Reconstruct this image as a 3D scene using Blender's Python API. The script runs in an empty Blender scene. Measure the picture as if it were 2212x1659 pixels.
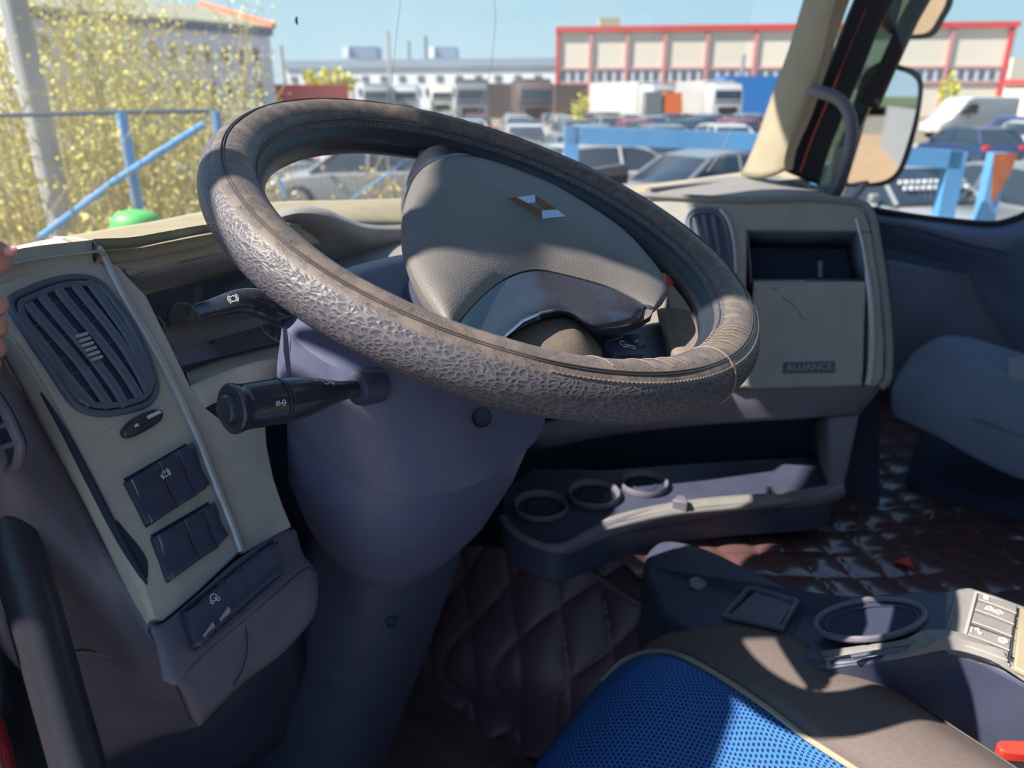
import bpy, math, random
from mathutils import Vector, Matrix
random.seed(5)
sc = bpy.context.scene
COL = sc.collection
PI = math.pi
# ------------------------------------------------------------------ camera, sky, sun, exposure
# World axes follow the truck: +X = towards the passenger side, +Y = forward, Z up, ground at z = 0.
CZ = 2.45                                   # eye height of the photographer at the open driver's door
F, CX, CY = 1600.0, 1106.0, 829.5           # focal length and centre of the photograph, pixels
PIT = math.atan2(829.5 - 210, F); YAW = math.radians(56.44)
cp, sp = math.cos(PIT), math.sin(PIT)
sa, ca = math.cos(YAW), math.sin(YAW)
cam_d = bpy.data.cameras.new('camera'); cam = bpy.data.objects.new('camera', cam_d); COL.objects.link(cam)
cam_d.sensor_width = 36; cam_d.lens = 36 * F / 2212; cam_d.clip_start = .02; cam_d.clip_end = 2000
cam.location = (0, 0, CZ)
cam.rotation_euler = (PI/2 - PIT, 0, -YAW)
cam_d.dof.use_dof = True; cam_d.dof.focus_distance = .56; cam_d.dof.aperture_fstop = 6.5
sc.camera = cam
sc.view_settings.view_transform = 'Standard'; sc.view_settings.look = 'None'
sc.view_settings.exposure = 0.16; sc.view_settings.gamma = 1.0; sc.view_settings.use_curve_mapping = False
sc.cycles.max_bounces = 8; sc.cycles.transparent_max_bounces = 24

def srgb(r, g, b):
    f = lambda c: (c/255/12.92) if c/255 <= .04045 else ((c/255+.055)/1.055)**2.4
    return (f(r), f(g), f(b), 1)
world = bpy.data.worlds.new('sky'); sc.world = world; world.use_nodes = True
nt = world.node_tree; nt.nodes.clear()
def N(nt, t, **k):
    n = nt.nodes.new(t)
    for a, b in k.items(): setattr(n, a, b)
    return n
wo = N(nt, 'ShaderNodeOutputWorld'); bg = N(nt, 'ShaderNodeBackground'); tc = N(nt, 'ShaderNodeTexCoord')
sx = N(nt, 'ShaderNodeSeparateXYZ'); rmp = N(nt, 'ShaderNodeValToRGB'); no = N(nt, 'ShaderNodeTexNoise')
nt.links.new(tc.outputs['Generated'], sx.inputs[0]); nt.links.new(sx.outputs['Z'], rmp.inputs[0])
e = rmp.color_ramp.elements
e[0].position = 0; e[0].color = srgb(200, 222, 232)
e[1].position = 1; e[1].color = srgb(105, 150, 205)
for p, c_ in ((.05, (186, 217, 231)), (.15, (164, 207, 229)), (.35, (134, 184, 227))):
    q = e.new(p); q.color = srgb(*c_)
mp = N(nt, 'ShaderNodeMapping'); mp.inputs['Scale'].default_value = (1.2, 1.2, 7)
nt.links.new(tc.outputs['Generated'], mp.inputs[0]); nt.links.new(mp.outputs[0], no.inputs['Vector'])
no.inputs['Scale'].default_value = 2.2; no.inputs['Detail'].default_value = 5
cr = N(nt, 'ShaderNodeValToRGB'); cr.color_ramp.elements[0].position = .58; cr.color_ramp.elements[1].position = .8
cr.color_ramp.elements[1].color = (.35, .35, .35, 1)
nt.links.new(no.outputs[0], cr.inputs[0])
mx = N(nt, 'ShaderNodeMixRGB'); mx.inputs[2].default_value = srgb(235, 242, 246)
nt.links.new(cr.outputs[0], mx.inputs[0]); nt.links.new(rmp.outputs[0], mx.inputs[1]); nt.links.new(mx.outputs[0], bg.inputs[0])
bg.inputs[1].default_value = 1.0; nt.links.new(bg.outputs[0], wo.inputs[0])
SUN = Vector((-.508, .438, .742)).normalized()
sun_d = bpy.data.lights.new('sun', 'SUN'); sun = bpy.data.objects.new('sun', sun_d); COL.objects.link(sun)
sun_d.energy = 9.5; sun_d.angle = math.radians(.6); sun_d.color = (1, .90, .77)
sun.rotation_euler = SUN.to_track_quat('Z', 'Y').to_euler(); sun.location = (-3, 2, 8)

# ------------------------------------------------------------------ measuring helpers (pixel of the photo -> point on a real plane)
def ray(px, py):
    x = (px-CX)/F; y = (py-CY)/F
    Y = cp - y*sp; Z = -sp - y*cp
    return Vector((sa_*x + ca_*Y, -ca_*x + sa_*Y, Z))
sa_, ca_ = math.sin(PI/2-YAW), math.cos(PI/2-YAW)      # view-right = (sa_, -ca_), view-forward = (ca_, sa_)
def at(px, py, x=None, y=None, z=None, d=None, pl=None):
    r = ray(px, py)
    if x is not None: t = x/r.x
    elif y is not None: t = y/r.y
    elif z is not None: t = z/r.z
    elif d is not None: t = d
    else: t = pl[1]/r.dot(pl[0])
    return r*t + Vector((0, 0, CZ))
def ground(px, py): return at(px, py, z=-CZ)
VR = Vector((sa_, -ca_, 0)); VF = Vector((ca_, sa_, 0))
def far(px, py, dist):                       # point at a horizontal view distance
    r = ray(px, py); return r*(dist/r.dot(VF)) + Vector((0, 0, CZ))
def V3(x, y, z): return Vector((x, y, z))

# ------------------------------------------------------------------ materials
MATS = {}
def mat(name, col, rough=.6, metal=0, noise=0, nscale=60, bump=0, bscale=400, coat=0, spec=.5, kind='noise', col2=None, detail=4, stretch=None, trans=None, emit=None):
    m = bpy.data.materials.new(name); m.use_nodes = True; t = m.node_tree; b = t.nodes['Principled BSDF']
    c = srgb(*col) if max(col) > 1.01 else (*col, 1)
    b.inputs['Base Color'].default_value = c; b.inputs['Roughness'].default_value = rough; b.inputs['Metallic'].default_value = metal
    b.inputs['Specular IOR Level'].default_value = spec; b.inputs['Coat Weight'].default_value = coat
    b.inputs['Coat Roughness'].default_value = .12
    co = N(t, 'ShaderNodeTexCoord'); src = co.outputs['Object']
    if stretch:
        g = N(t, 'ShaderNodeMapping'); g.inputs['Scale'].default_value = stretch; t.links.new(src, g.inputs[0]); src = g.outputs[0]
    if noise or col2:
        n = N(t, 'ShaderNodeTexNoise'); n.inputs['Scale'].default_value = nscale; n.inputs['Detail'].default_value = detail
        t.links.new(src, n.inputs['Vector']); r = N(t, 'ShaderNodeValToRGB')
        r.color_ramp.elements[0].position = .35; r.color_ramp.elements[1].position = .65
        k = noise or 0
        r.color_ramp.elements[0].color = tuple(v*(1-k) for v in c[:3])+(1,)
        c2 = srgb(*col2) if col2 else tuple(min(1, v*(1+k)) for v in c[:3])+(1,)
        r.color_ramp.elements[1].color = c2
        t.links.new(n.outputs[0], r.inputs[0]); t.links.new(r.outputs[0], b.inputs['Base Color'])
    if bump:
        if kind == 'noise': n = N(t, 'ShaderNodeTexNoise'); n.inputs['Detail'].default_value = 3; o = n.outputs[0]
        else:
            n = N(t, 'ShaderNodeTexVoronoi'); n.feature = 'SMOOTH_F1' if kind == 'pebble' else 'DISTANCE_TO_EDGE'; o = n.outputs[0]
        n.inputs['Scale'].default_value = bscale; t.links.new(src, n.inputs['Vector'])
        u = N(t, 'ShaderNodeBump'); u.inputs['Strength'].default_value = bump; u.inputs['Distance'].default_value = .001
        if kind == 'pebble': u.invert = True
        t.links.new(o, u.inputs['Height']); t.links.new(u.outputs[0], b.inputs['Normal'])
    if emit:
        b.inputs['Emission Color'].default_value = srgb(*emit); b.inputs['Emission Strength'].default_value = 1
    MATS[name] = m; return m
def glass(name, tint, gloss=.08, rough=.0):
    m = bpy.data.materials.new(name); m.use_nodes = True; t = m.node_tree; t.nodes.clear()
    o = N(t, 'ShaderNodeOutputMaterial'); o.name = 'Material Output'; a = N(t, 'ShaderNodeBsdfTransparent'); a.inputs[0].default_value = (*tint, 1)
    g = N(t, 'ShaderNodeBsdfGlossy'); g.inputs['Roughness'].default_value = rough
    x = N(t, 'ShaderNodeMixShader'); x.inputs[0].default_value = gloss
    t.links.new(a.outputs[0], x.inputs[1]); t.links.new(g.outputs[0], x.inputs[2]); t.links.new(x.outputs[0], o.inputs[0])
    MATS[name] = m; return m

def hazed(m, k):                                 # milky veil mixed into the pane, a painted haze over the view
    t = m.node_tree; o = t.nodes['Material Output']; s = o.inputs[0].links[0].from_socket
    n = N(t, 'ShaderNodeTexNoise'); n.inputs['Scale'].default_value = 7; n.inputs['Detail'].default_value = 6; co = N(t, 'ShaderNodeTexCoord'); t.links.new(co.outputs['Object'], n.inputs['Vector'])
    r = N(t, 'ShaderNodeMapRange'); r.inputs[1].default_value = .3; r.inputs[2].default_value = .75; r.inputs[3].default_value = k*.6; r.inputs[4].default_value = k*1.7; t.links.new(n.outputs[0], r.inputs[0])
    d = N(t, 'ShaderNodeBsdfTranslucent'); d.inputs[0].default_value = (.8, .82, .84, 1); x = N(t, 'ShaderNodeMixShader')
    t.links.new(r.outputs[0], x.inputs[0]); t.links.new(s, x.inputs[1]); t.links.new(d.outputs[0], x.inputs[2]); t.links.new(x.outputs[0], o.inputs[0])
mat('beige_plastic', (196, 190, 180), .62, noise=.06, nscale=30, bump=.25, bscale=1400)
mat('pad_beige', (158, 148, 124), .65, noise=.06, nscale=30, bump=.25, bscale=1400)
mat('beige_fabric', (160, 150, 130), .8, noise=.05, nscale=20)
mat('console_grey', (156, 154, 152), .6, noise=.06, nscale=30, bump=.25, bscale=1400)
mat('yard_dirt', (176, 142, 108), .9, noise=.12, nscale=1.5)
mat('grey_pad', (134, 132, 132), .7, noise=.06, bump=.3, bscale=1200)
mat('door_plastic', (104, 118, 148), .55, noise=.06, nscale=14)  # lens haze put into this and the dark tones below, lifting them bluish
mat('dark_plastic', (114, 109, 124), .5, noise=.1, nscale=18, bump=.3, bscale=1500)
mat('column_plastic', (98, 102, 132), .42, noise=.08, nscale=14, bump=.15, bscale=1600)
mat('black_plastic', (68, 73, 96), .42, noise=.08, nscale=30, bump=.15, bscale=1500)
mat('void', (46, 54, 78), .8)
mat('gloss_black', (54, 58, 72), .16, noise=.1, nscale=300, coat=.4)
mat('vent_plastic', (96, 106, 124), .4, noise=.06)
mat('ridge_plastic', (120, 124, 142), .4)
mat('grab_black', (52, 50, 60), .36)
mat('silver_trim', (190, 188, 190), .32, metal=.25)
mat('chrome', (160, 162, 172), .12, metal=1)
mat('airbag_skin', (110, 106, 106), .5, noise=.07, nscale=25, bump=.55, bscale=650, kind='noise')
mat('spoke_skin', (122, 112, 104), .6, noise=.08, nscale=50, bump=.5, bscale=700)
mat('white_mark', (225, 225, 225), .5)
mat('red_mark', (214, 62, 52), .5)
mat('dirt_white', (176, 164, 158), .8)
mat('quilt', (98, 72, 74), .24, noise=.12, nscale=6, bump=.2, bscale=500, coat=.7)
mat('quilt_floor', (82, 62, 74), .45, noise=.12, nscale=6, bump=.25, bscale=500)
mat('rubber', (42, 44, 56), .7)
mat('brown_mat', (104, 76, 78), .8, noise=.25, nscale=14)
mat('grey_cloth', (104, 94, 92), .9, noise=.08, nscale=700, bump=.6, bscale=900, stretch=(1, .3, 1))
mat('passenger_cloth', (106, 116, 136), .85, noise=.08, nscale=12)
mat('skin', (200, 140, 128), .5, noise=.06, nscale=90, bump=.2, bscale=900)
mat('nail', (212, 152, 144), .42)
mat('sleeve', (60, 62, 72), .9)
mat('cab_red', (150, 28, 40), .35, coat=.4)
mat('steel', (150, 150, 152), .3, metal=.9)
mat('knob', (56, 60, 74), .24, noise=.1, nscale=80, coat=.2)
mat('scuff_green', (122, 128, 112), .7)

# leather of the rim: pebbled with paler creases, worn brown top
def leather():
    m = bpy.data.materials.new('rim_leather'); m.use_nodes = True; t = m.node_tree; b = t.nodes['Principled BSDF']
    co = N(t, 'ShaderNodeTexCoord'); uv = co.outputs['UV']
    g = N(t, 'ShaderNodeMapping'); g.inputs['Scale'].default_value = (1, 1, 1); t.links.new(uv, g.inputs[0])
    w = N(t, 'ShaderNodeTexNoise'); w.inputs['Scale'].default_value = 60; t.links.new(g.outputs[0], w.inputs['Vector'])
    mixv = N(t, 'ShaderNodeMixRGB'); mixv.inputs[0].default_value = .012; t.links.new(g.outputs[0], mixv.inputs[1]); t.links.new(w.outputs['Color'], mixv.inputs[2])
    v = N(t, 'ShaderNodeTexVoronoi'); v.feature = 'DISTANCE_TO_EDGE'; v.inputs['Scale'].default_value = 245; t.links.new(mixv.outputs[0], v.inputs['Vector'])
    st = N(t, 'ShaderNodeMapping'); st.inputs['Scale'].default_value = (.78, 1.45, 1); t.links.new(mixv.outputs[0], st.inputs[0]); t.links.new(st.outputs[0], v.inputs['Vector'])
    r = N(t, 'ShaderNodeValToRGB'); r.color_ramp.elements[0].position = 0; r.color_ramp.elements[1].position = .1
    r.color_ramp.elements[0].color = srgb(114, 108, 110); r.color_ramp.elements[1].color = srgb(76, 75, 86)
    t.links.new(v.outputs[0], r.inputs[0])
    # worn upper band: V coordinate selects it
    sp_ = N(t, 'ShaderNodeSeparateXYZ'); t.links.new(uv, sp_.inputs[0])
    mr = N(t, 'ShaderNodeMapRange'); mr.inputs[1].default_value = .0155; mr.inputs[2].default_value = .0175; t.links.new(sp_.outputs[1], mr.inputs[0])
    mr2 = N(t, 'ShaderNodeMapRange'); mr2.inputs[1].default_value = .052; mr2.inputs[2].default_value = .049; t.links.new(sp_.outputs[1], mr2.inputs[0])
    mm = N(t, 'ShaderNodeMath', operation='MULTIPLY'); t.links.new(mr.outputs[0], mm.inputs[0]); t.links.new(mr2.outputs[0], mm.inputs[1])
    v2 = N(t, 'ShaderNodeTexVoronoi'); v2.feature = 'DISTANCE_TO_EDGE'; v2.inputs['Scale'].default_value = 400; t.links.new(mixv.outputs[0], v2.inputs['Vector'])
    n2 = N(t, 'ShaderNodeTexNoise'); n2.inputs['Scale'].default_value = 70; n2.inputs['Detail'].default_value = 5; t.links.new(uv, n2.inputs['Vector'])
    r2 = N(t, 'ShaderNodeValToRGB'); r2.color_ramp.elements[0].position = .0; r2.color_ramp.elements[1].position = .07
    r2.color_ramp.elements[0].color = srgb(52, 48, 50); r2.color_ramp.elements[1].color = srgb(108, 99, 96)
    t.links.new(v2.outputs[0], r2.inputs[0])
    r3 = N(t, 'ShaderNodeMixRGB'); r3.inputs[2].default_value = srgb(122, 110, 104); t.links.new(r2.outputs[0], r3.inputs[1])
    nr = N(t, 'ShaderNodeMapRange'); nr.inputs[1].default_value = .48; nr.inputs[2].default_value = .6; t.links.new(n2.outputs[0], nr.inputs[0]); t.links.new(nr.outputs[0], r3.inputs[0])
    mc = N(t, 'ShaderNodeMixRGB'); t.links.new(mm.outputs[0], mc.inputs[0]); t.links.new(r.outputs[0], mc.inputs[1]); t.links.new(r3.outputs[0], mc.inputs[2])
    t.links.new(mc.outputs[0], b.inputs['Base Color'])
    b.inputs['Roughness'].default_value = .5
    cl = N(t, 'ShaderNodeMapRange', interpolation_type='SMOOTHSTEP'); cl.inputs[1].default_value = 0; cl.inputs[2].default_value = .38; t.links.new(v.outputs[0], cl.inputs[0])
    hm = N(t, 'ShaderNodeMath', operation='MULTIPLY'); iv = N(t, 'ShaderNodeMath', operation='SUBTRACT'); iv.inputs[0].default_value = 1.1
    t.links.new(mm.outputs[0], iv.inputs[1]); t.links.new(cl.outputs[0], hm.inputs[0]); t.links.new(iv.outputs[0], hm.inputs[1])
    fn = N(t, 'ShaderNodeTexNoise'); fn.inputs['Scale'].default_value = 900; t.links.new(uv, fn.inputs['Vector'])
    ad = N(t, 'ShaderNodeMath', operation='MULTIPLY_ADD'); ad.inputs[1].default_value = .35; t.links.new(fn.outputs[0], ad.inputs[0]); t.links.new(hm.outputs[0], ad.inputs[2])
    u = N(t, 'ShaderNodeBump'); u.inputs['Strength'].default_value = .5; u.inputs['Distance'].default_value = .0007
    t.links.new(ad.outputs[0], u.inputs['Height']); t.links.new(u.outputs[0], b.inputs['Normal'])
    MATS['rim_leather'] = m
leather()
mat('rim_core', (40, 48, 62), .42, bump=.3, bscale=700)
mat('thread', (124, 112, 104), .7)
mat('seam', (70, 66, 68), .5)
# blue seat mesh: knitted cloth with rows of small dark holes
def blue_mesh():
    m = bpy.data.materials.new('blue_mesh_cloth'); m.use_nodes = True; t = m.node_tree; b = t.nodes['Principled BSDF']
    co = N(t, 'ShaderNodeTexCoord'); s = N(t, 'ShaderNodeMapping'); s.inputs['Scale'].default_value = (1, 1, 1); t.links.new(co.outputs['UV'], s.inputs[0])
    br = N(t, 'ShaderNodeTexBrick'); br.offset = .5; br.inputs['Scale'].default_value = 200
    br.inputs['Brick Width'].default_value = 1.1; br.inputs['Row Height'].default_value = .95; br.inputs['Mortar Size'].default_value = .3; br.inputs['Mortar Smooth'].default_value = .35
    br.inputs['Color1'].default_value = srgb(18, 34, 70); br.inputs['Color2'].default_value = srgb(22, 40, 80); br.inputs['Mortar'].default_value = srgb(56, 118, 192)
    t.links.new(s.outputs[0], br.inputs['Vector']); t.links.new(br.outputs['Color'], b.inputs['Base Color'])
    u = N(t, 'ShaderNodeBump'); u.inputs['Strength'].default_value = .8; u.inputs['Distance'].default_value = .001; t.links.new(br.outputs['Fac'], u.inputs['Height'])
    t.links.new(u.outputs[0], b.inputs['Normal']); b.inputs['Roughness'].default_value = .75
    MATS['blue_mesh_cloth'] = m
blue_mesh()
hazed(glass('windscreen_glass', (.97, .985, .98), .03), .035)
glass('tinted_glass', (.42, .55, .5), .12)
glass('door_glass', (.95, .97, .97), .02)
glass('lens', (.88, .9, .93), .06)
mat('mirror_glass', (225, 232, 238), .02, metal=1)
mat('crack', (235, 240, 245), .3)
# outside
mat('ground', (122, 116, 106), .9, noise=.15, nscale=.35, col2=(146, 130, 110))
mat('fence_blue', (92, 156, 212), .5, noise=.08, nscale=3)
mat('fence_rail', (52, 72, 96), .5)  # fence blue darkened, the rail's shaded side put into the colour
mat('fence_rust', (164, 96, 66), .8, noise=.2, nscale=6)
mat('pole_grey', (160, 162, 166), .6, noise=.1, nscale=3)
mat('bark', (176, 160, 116), .9, noise=.2, nscale=20)
mat('leaf', (224, 218, 100), .7, col2=(196, 192, 100), nscale=3)
mat('dry_leaf', (208, 188, 116), .8, col2=(190, 178, 98), nscale=4)
mat('hedge_leaf', (84, 92, 56), .8)
mat('wall_violet', (216, 211, 222), .8)
mat('wall_cream', (214, 208, 196), .8)
mat('wall_pale', (200, 208, 220), .8)
mat('band_blue', (58, 88, 130), .6)
mat('roof_sand', (146, 146, 128), .8)
mat('roof_orange', (232, 128, 96), .7)
mat('roof_slate', (128, 146, 166), .7)
mat('trim_red', (204, 72, 74), .6)
mat('trim_pink', (196, 140, 140), .7)
mat('window_dark', (96, 104, 116), .3)
mat('tarp_blue', (52, 120, 190), .6)
mat('green_plastic', (86, 190, 96), .5)
mat('container_green', (132, 176, 110), .6)
mat('brown_dark', (84, 70, 74), .7)
mat('orange_paint', (222, 112, 54), .5)
mat('truck_red', (214, 62, 62), .5)
mat('tyre', (34, 34, 38), .8)
mat('hub', (150, 152, 156), .35, metal=.6)
mat('car_glass', (44, 54, 66), .08, spec=.8)
mat('tail_red', (220, 40, 50), .3)
mat('lamp_clear', (230, 232, 236), .15)
CARC = {'white': (186, 186, 186), 'silver': (140, 144, 148), 'grey': (112, 118, 126), 'black': (38, 42, 50), 'navy': (44, 62, 98), 'blue': (52, 66, 160), 'red': (150, 44, 46)}
for k, c in CARC.items(): mat('paint_'+k, c, .3, coat=.5)

# ------------------------------------------------------------------ mesh helpers
class MB:
    def __init__(s): s.v = []; s.f = []; s.uv = {}
    def add(s, vs, fs, uvs=None):
        o = len(s.v); s.v += [tuple(p) for p in vs]
        for f in fs: s.f.append(tuple(i+o for i in f))
        if uvs:
            for i, u in enumerate(uvs): s.uv[o+i] = u
        return s
    def box(s, c, size, ax=None):
        c = Vector(c); a = ax or (Vector((1, 0, 0)), Vector((0, 1, 0)), Vector((0, 0, 1)))
        vs = [c + a[0]*(i*size[0]/2) + a[1]*(j*size[1]/2) + a[2]*(k*size[2]/2) for k in (-1, 1) for j in (-1, 1) for i in (-1, 1)]
        return s.add(vs, [(0, 2, 3, 1), (4, 5, 7, 6), (0, 1, 5, 4), (2, 6, 7, 3), (0, 4, 6, 2), (1, 3, 7, 5)])
    def prism(s, pts, vec):
        vec = Vector(vec); n = len(pts); a = [Vector(p) for p in pts]; b = [p+vec for p in a]
        nr = Vector((0, 0, 0))
        for i in range(n): nr += (a[i]-a[0]).cross(a[(i+1) % n]-a[0])
        if nr.dot(vec) > 0: a.reverse(); b.reverse()
        return s.add(a+b, [tuple(range(n)), tuple(range(2*n-1, n-1, -1))] + [(i, i+n, (i+1) % n+n, (i+1) % n) for i in range(n)])
    def loft(s, rings, closed=True, caps=True, loop=False):
        n = len(rings[0]); m = len(rings); o = [Vector(p) for r in rings for p in r]; fs = []
        for i in range(m if loop else m-1):
            for j in range(n if closed else n-1):
                a_ = i*n+j; b_ = i*n+(j+1) % n; c_ = ((i+1) % m)*n+(j+1) % n; d_ = ((i+1) % m)*n+j
                fs.append((a_, b_, c_, d_))
        if caps and closed and not loop: fs += [tuple(range(n-1, -1, -1)), tuple((m-1)*n+k for k in range(n))]
        return s.add(o, fs)
    def tube(s, pts, r, seg=12, loop=False, flat=1.0, up=None):
        pts = [Vector(p) for p in pts]; n = len(pts); rr = r if isinstance(r, (list, tuple)) else [r]*n
        rings = []; pv = None
        for i in range(n):
            if loop: t = pts[(i+1) % n]-pts[i-1]
            else: t = pts[min(i+1, n-1)]-pts[max(i-1, 0)]
            t.normalize()
            if pv is None:
                u = Vector(up) if up else (Vector((0, 0, 1)) if abs(t.z) < .9 else Vector((1, 0, 0)))
                pv = (u - t*u.dot(t)).normalized()
            else: pv = (pv - t*pv.dot(t)).normalized()
            w = t.cross(pv)
            rings.append([pts[i] + pv*(math.cos(2*PI*k/seg)*rr[i]) + w*(math.sin(2*PI*k/seg)*rr[i]*flat) for k in range(seg)])
        return s.loft(rings, loop=loop)
    def rev(s, prof, o, ax, seg=32, up=None):       # prof: (distance along the axis, radius)
        o = Vector(o); ax = Vector(ax).normalized(); u = Vector(up) if up else (Vector((0, 0, 1)) if abs(ax.z) < .9 else Vector((1, 0, 0)))
        u = (u-ax*u.dot(ax)).normalized(); w = ax.cross(u)
        return s.loft([[o+ax*h+(u*math.cos(2*PI*k/seg)+w*math.sin(2*PI*k/seg))*r for k in range(seg)] for h, r in prof])
    def build(s, name, m, parent=None, smooth=True, bevel=0, sub=0, solid=0, ang=40, seg=2):
        me = bpy.data.meshes.new(name); me.from_pydata(s.v, [], s.f)
        me.materials.append(MATS[m] if isinstance(m, str) else m)
        if s.uv:
            l = me.uv_layers.new(name='UVMap')
            for lp in me.loops: l.data[lp.index].uv = s.uv.get(lp.vertex_index, (0, 0))
        if smooth:
            for p in me.polygons: p.use_smooth = True
            me.set_sharp_from_angle(angle=math.radians(ang))
        o = bpy.data.objects.new(name, me); COL.objects.link(o)
        if solid:
            q = o.modifiers.new('solid', 'SOLIDIFY'); q.thickness = abs(solid); q.offset = -1 if solid > 0 else 1
        if bevel:
            q = o.modifiers.new('bevel', 'BEVEL'); q.width = bevel; q.segments = seg; q.limit_method = 'ANGLE'; q.angle_limit = math.radians(35)
        if sub:
            q = o.modifiers.new('sub', 'SUBSURF'); q.levels = sub; q.render_levels = sub
        if parent: o.parent = parent
        return o
def cr1(P, t, closed=False):
    n = len(P)
    if closed: i = int(math.floor(t)) % n; f = t-math.floor(t); a, b, c, d = P[i-1], P[i], P[(i+1) % n], P[(i+2) % n]
    else:
        i = min(int(t), n-2); f = t-i; b, c = P[i], P[i+1]; a = P[i-1] if i > 0 else b*2-c; d = P[i+2] if i+2 < n else c*2-b
    return (b*2 + (c-a)*f + (a*2-b*5+c*4-d)*f*f + (b*3-a-c*3+d)*f*f*f)*.5
def curve(P, k=6, closed=False):
    P = [Vector(p) for p in P]; n = len(P)
    if closed: return [cr1(P, i/k, True) for i in range(n*k)]
    return [cr1(P, i/k) for i in range((n-1)*k)] + [P[-1]]
def grid(rows, nu=6, nv=6, disp=None, usc=1, flip=False):
    """Smooth surface through rows of 3-D control points; UV in metres; faces turned towards the camera."""
    R = [curve(r, nu) for r in rows]; m = len(R[0]); cols = [curve([r[j] for r in R], nv) for j in range(m)]
    k = len(cols[0]); P = [[cols[j][i] for j in range(m)] for i in range(k)]
    mid = k//2; us = [0]; vs = [0]
    for j in range(1, m): us.append(us[-1]+(P[mid][j]-P[mid][j-1]).length)
    for i in range(1, k): vs.append(vs[-1]+(P[i][m//2]-P[i-1][m//2]).length)
    c0 = Vector((0, 0, CZ)); s = 0
    nm = (P[mid][min(m-1, m//2+1)]-P[mid][m//2]).cross(P[min(k-1, mid+1)][m//2]-P[mid][m//2])
    fl = nm.dot(c0-P[mid][m//2]) < 0
    if flip: fl = not fl
    if disp:
        Q = [[None]*m for _ in range(k)]
        for i in range(k):
            for j in range(m):
                n_ = (P[i][min(j+1, m-1)]-P[i][max(j-1, 0)]).cross(P[min(i+1, k-1)][j]-P[max(i-1, 0)][j])
                if n_.length > 1e-12: n_.normalize()
                if fl: n_ = -n_
                Q[i][j] = P[i][j]+n_*disp(us[j], vs[i], P[i][j])
        P = Q
    vsx = [P[i][j] for i in range(k) for j in range(m)]
    uv = [(us[j], vs[i]) for i in range(k) for j in range(m)]
    fs = []
    for i in range(k-1):
        for j in range(m-1):
            f = (i*m+j, i*m+j+1, (i+1)*m+j+1, (i+1)*m+j); fs.append(f[::-1] if fl else f)
    b = MB(); b.add(vsx, fs, uv); return b
def tag(o, label=None, cat=None, group=None, kind=None):
    if label: o['label'] = label
    if cat: o['category'] = cat
    if group: o['group'] = group
    if kind: o['kind'] = kind
    return o
def empty(name, loc, label=None, cat=None, group=None, kind=None):
    o = bpy.data.objects.new(name, None); COL.objects.link(o); o.location = loc; o.empty_display_size = .05
    return tag(o, label, cat, group, kind)
def part(mb, name, m, root, **k):                # meshes are built in world coordinates, the parent's own offset is taken back
    o = mb.build(name, m, root, **k)
    if root.parent is None: o.location = -root.location
    return o
def copy_tree(o, parent=None):
    c = o.copy(); COL.objects.link(c); c.parent = parent
    for ch in list(o.children): copy_tree(ch, c)
    return c
def poly(pts, vec, bevel=0): return MB().prism(pts, vec)

# ================================================================== STEERING WHEEL
WN = V3(0, -.3886, .9214).normalized(); WX = V3(1, 0, 0); WY = WN.cross(WX); WC = V3(.544, .375, -.111+CZ)
def W(x, y, h=0): return WC + WX*x + WY*y + WN*h
def wp(px, py, h=0):                         # pixel -> point on the plane h above the rim's plane
    r = ray(px, py); o = V3(0, 0, CZ); t = (WN.dot(WC)+h - WN.dot(o))/WN.dot(r); return o + r*t
wheel = empty('steering_wheel', WC, 'large leather-covered steering wheel, worn brown along its near rim, with a diamond emblem', 'steering wheel')
RR, RT = .225, .0222
def rim_mesh(R, r, h0, seg, ns, squash=1.0):
    b = MB(); vs = []; uv = []; fs = []
    for i in range(ns+1):
        a = 2*PI*i/ns
        for j in range(seg+1):
            t = 2*PI*j/seg - PI*.5           # starts at the inner side, goes over the top
            # bulge: gentle unevenness of the stitched cover
            q = r*(1+.012*math.sin(a*7+1)+.008*math.sin(a*17))
            rad = R + math.sin(t)*q; hh = h0 + math.cos(t)*q*squash
            vs.append(W(rad*math.cos(a), rad*math.sin(a), hh)); uv.append((a*R, (j/seg)*2*PI*r))
    for i in range(ns):
        for j in range(seg):
            k = i*(seg+1)+j; fs.append((k, k+seg+1, k+seg+2, k+1))
    b.add(vs, fs, uv); return b
rim = part(rim_mesh(RR, RT, 0, 40, 260), 'rim_cover', 'rim_leather', wheel)
core = part(rim_mesh(RR-.0095, .0185, -.0085, 24, 200), 'rim_core', 'rim_core', wheel); tag(core, 'smooth dark blue-grey inner rim')
def along(t, R=RR, r=RT+.0003, a0=0, a1=2*PI, n=200):      # a line running along the rim at section angle t (0 = top, + = outwards)
    return [W((R+math.sin(t)*r)*math.cos(a0+(a1-a0)*i/n), (R+math.sin(t)*r)*math.sin(a0+(a1-a0)*i/n), math.cos(t)*r) for i in range(n)]
sm = MB()
for t in (.28, .36): sm.tube(along(t), .0006, 6, loop=True)
sm.tube(along(-1.02, r=RT+.0002), .0007, 6, loop=True)
part(sm, 'cover_seam', 'seam', wheel)
for t, a0, a1, k in ((-1.1, .7, 3.6, 110), (.62, 3.9, 6.2, 150)):     # two rows of stitches
    st = MB()
    for i in range(k):
        a = a0+(a1-a0)*i/k; g = .0036/RR*.5
        P = [W((RR+math.sin(t)*(RT+.0004))*math.cos(x), (RR+math.sin(t)*(RT+.0004))*math.sin(x), math.cos(t)*(RT+.0004)) for x in (a, a+g)]
        st.tube(P, .0006, 5)
    part(st, 'stitching', 'thread', wheel)
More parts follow.
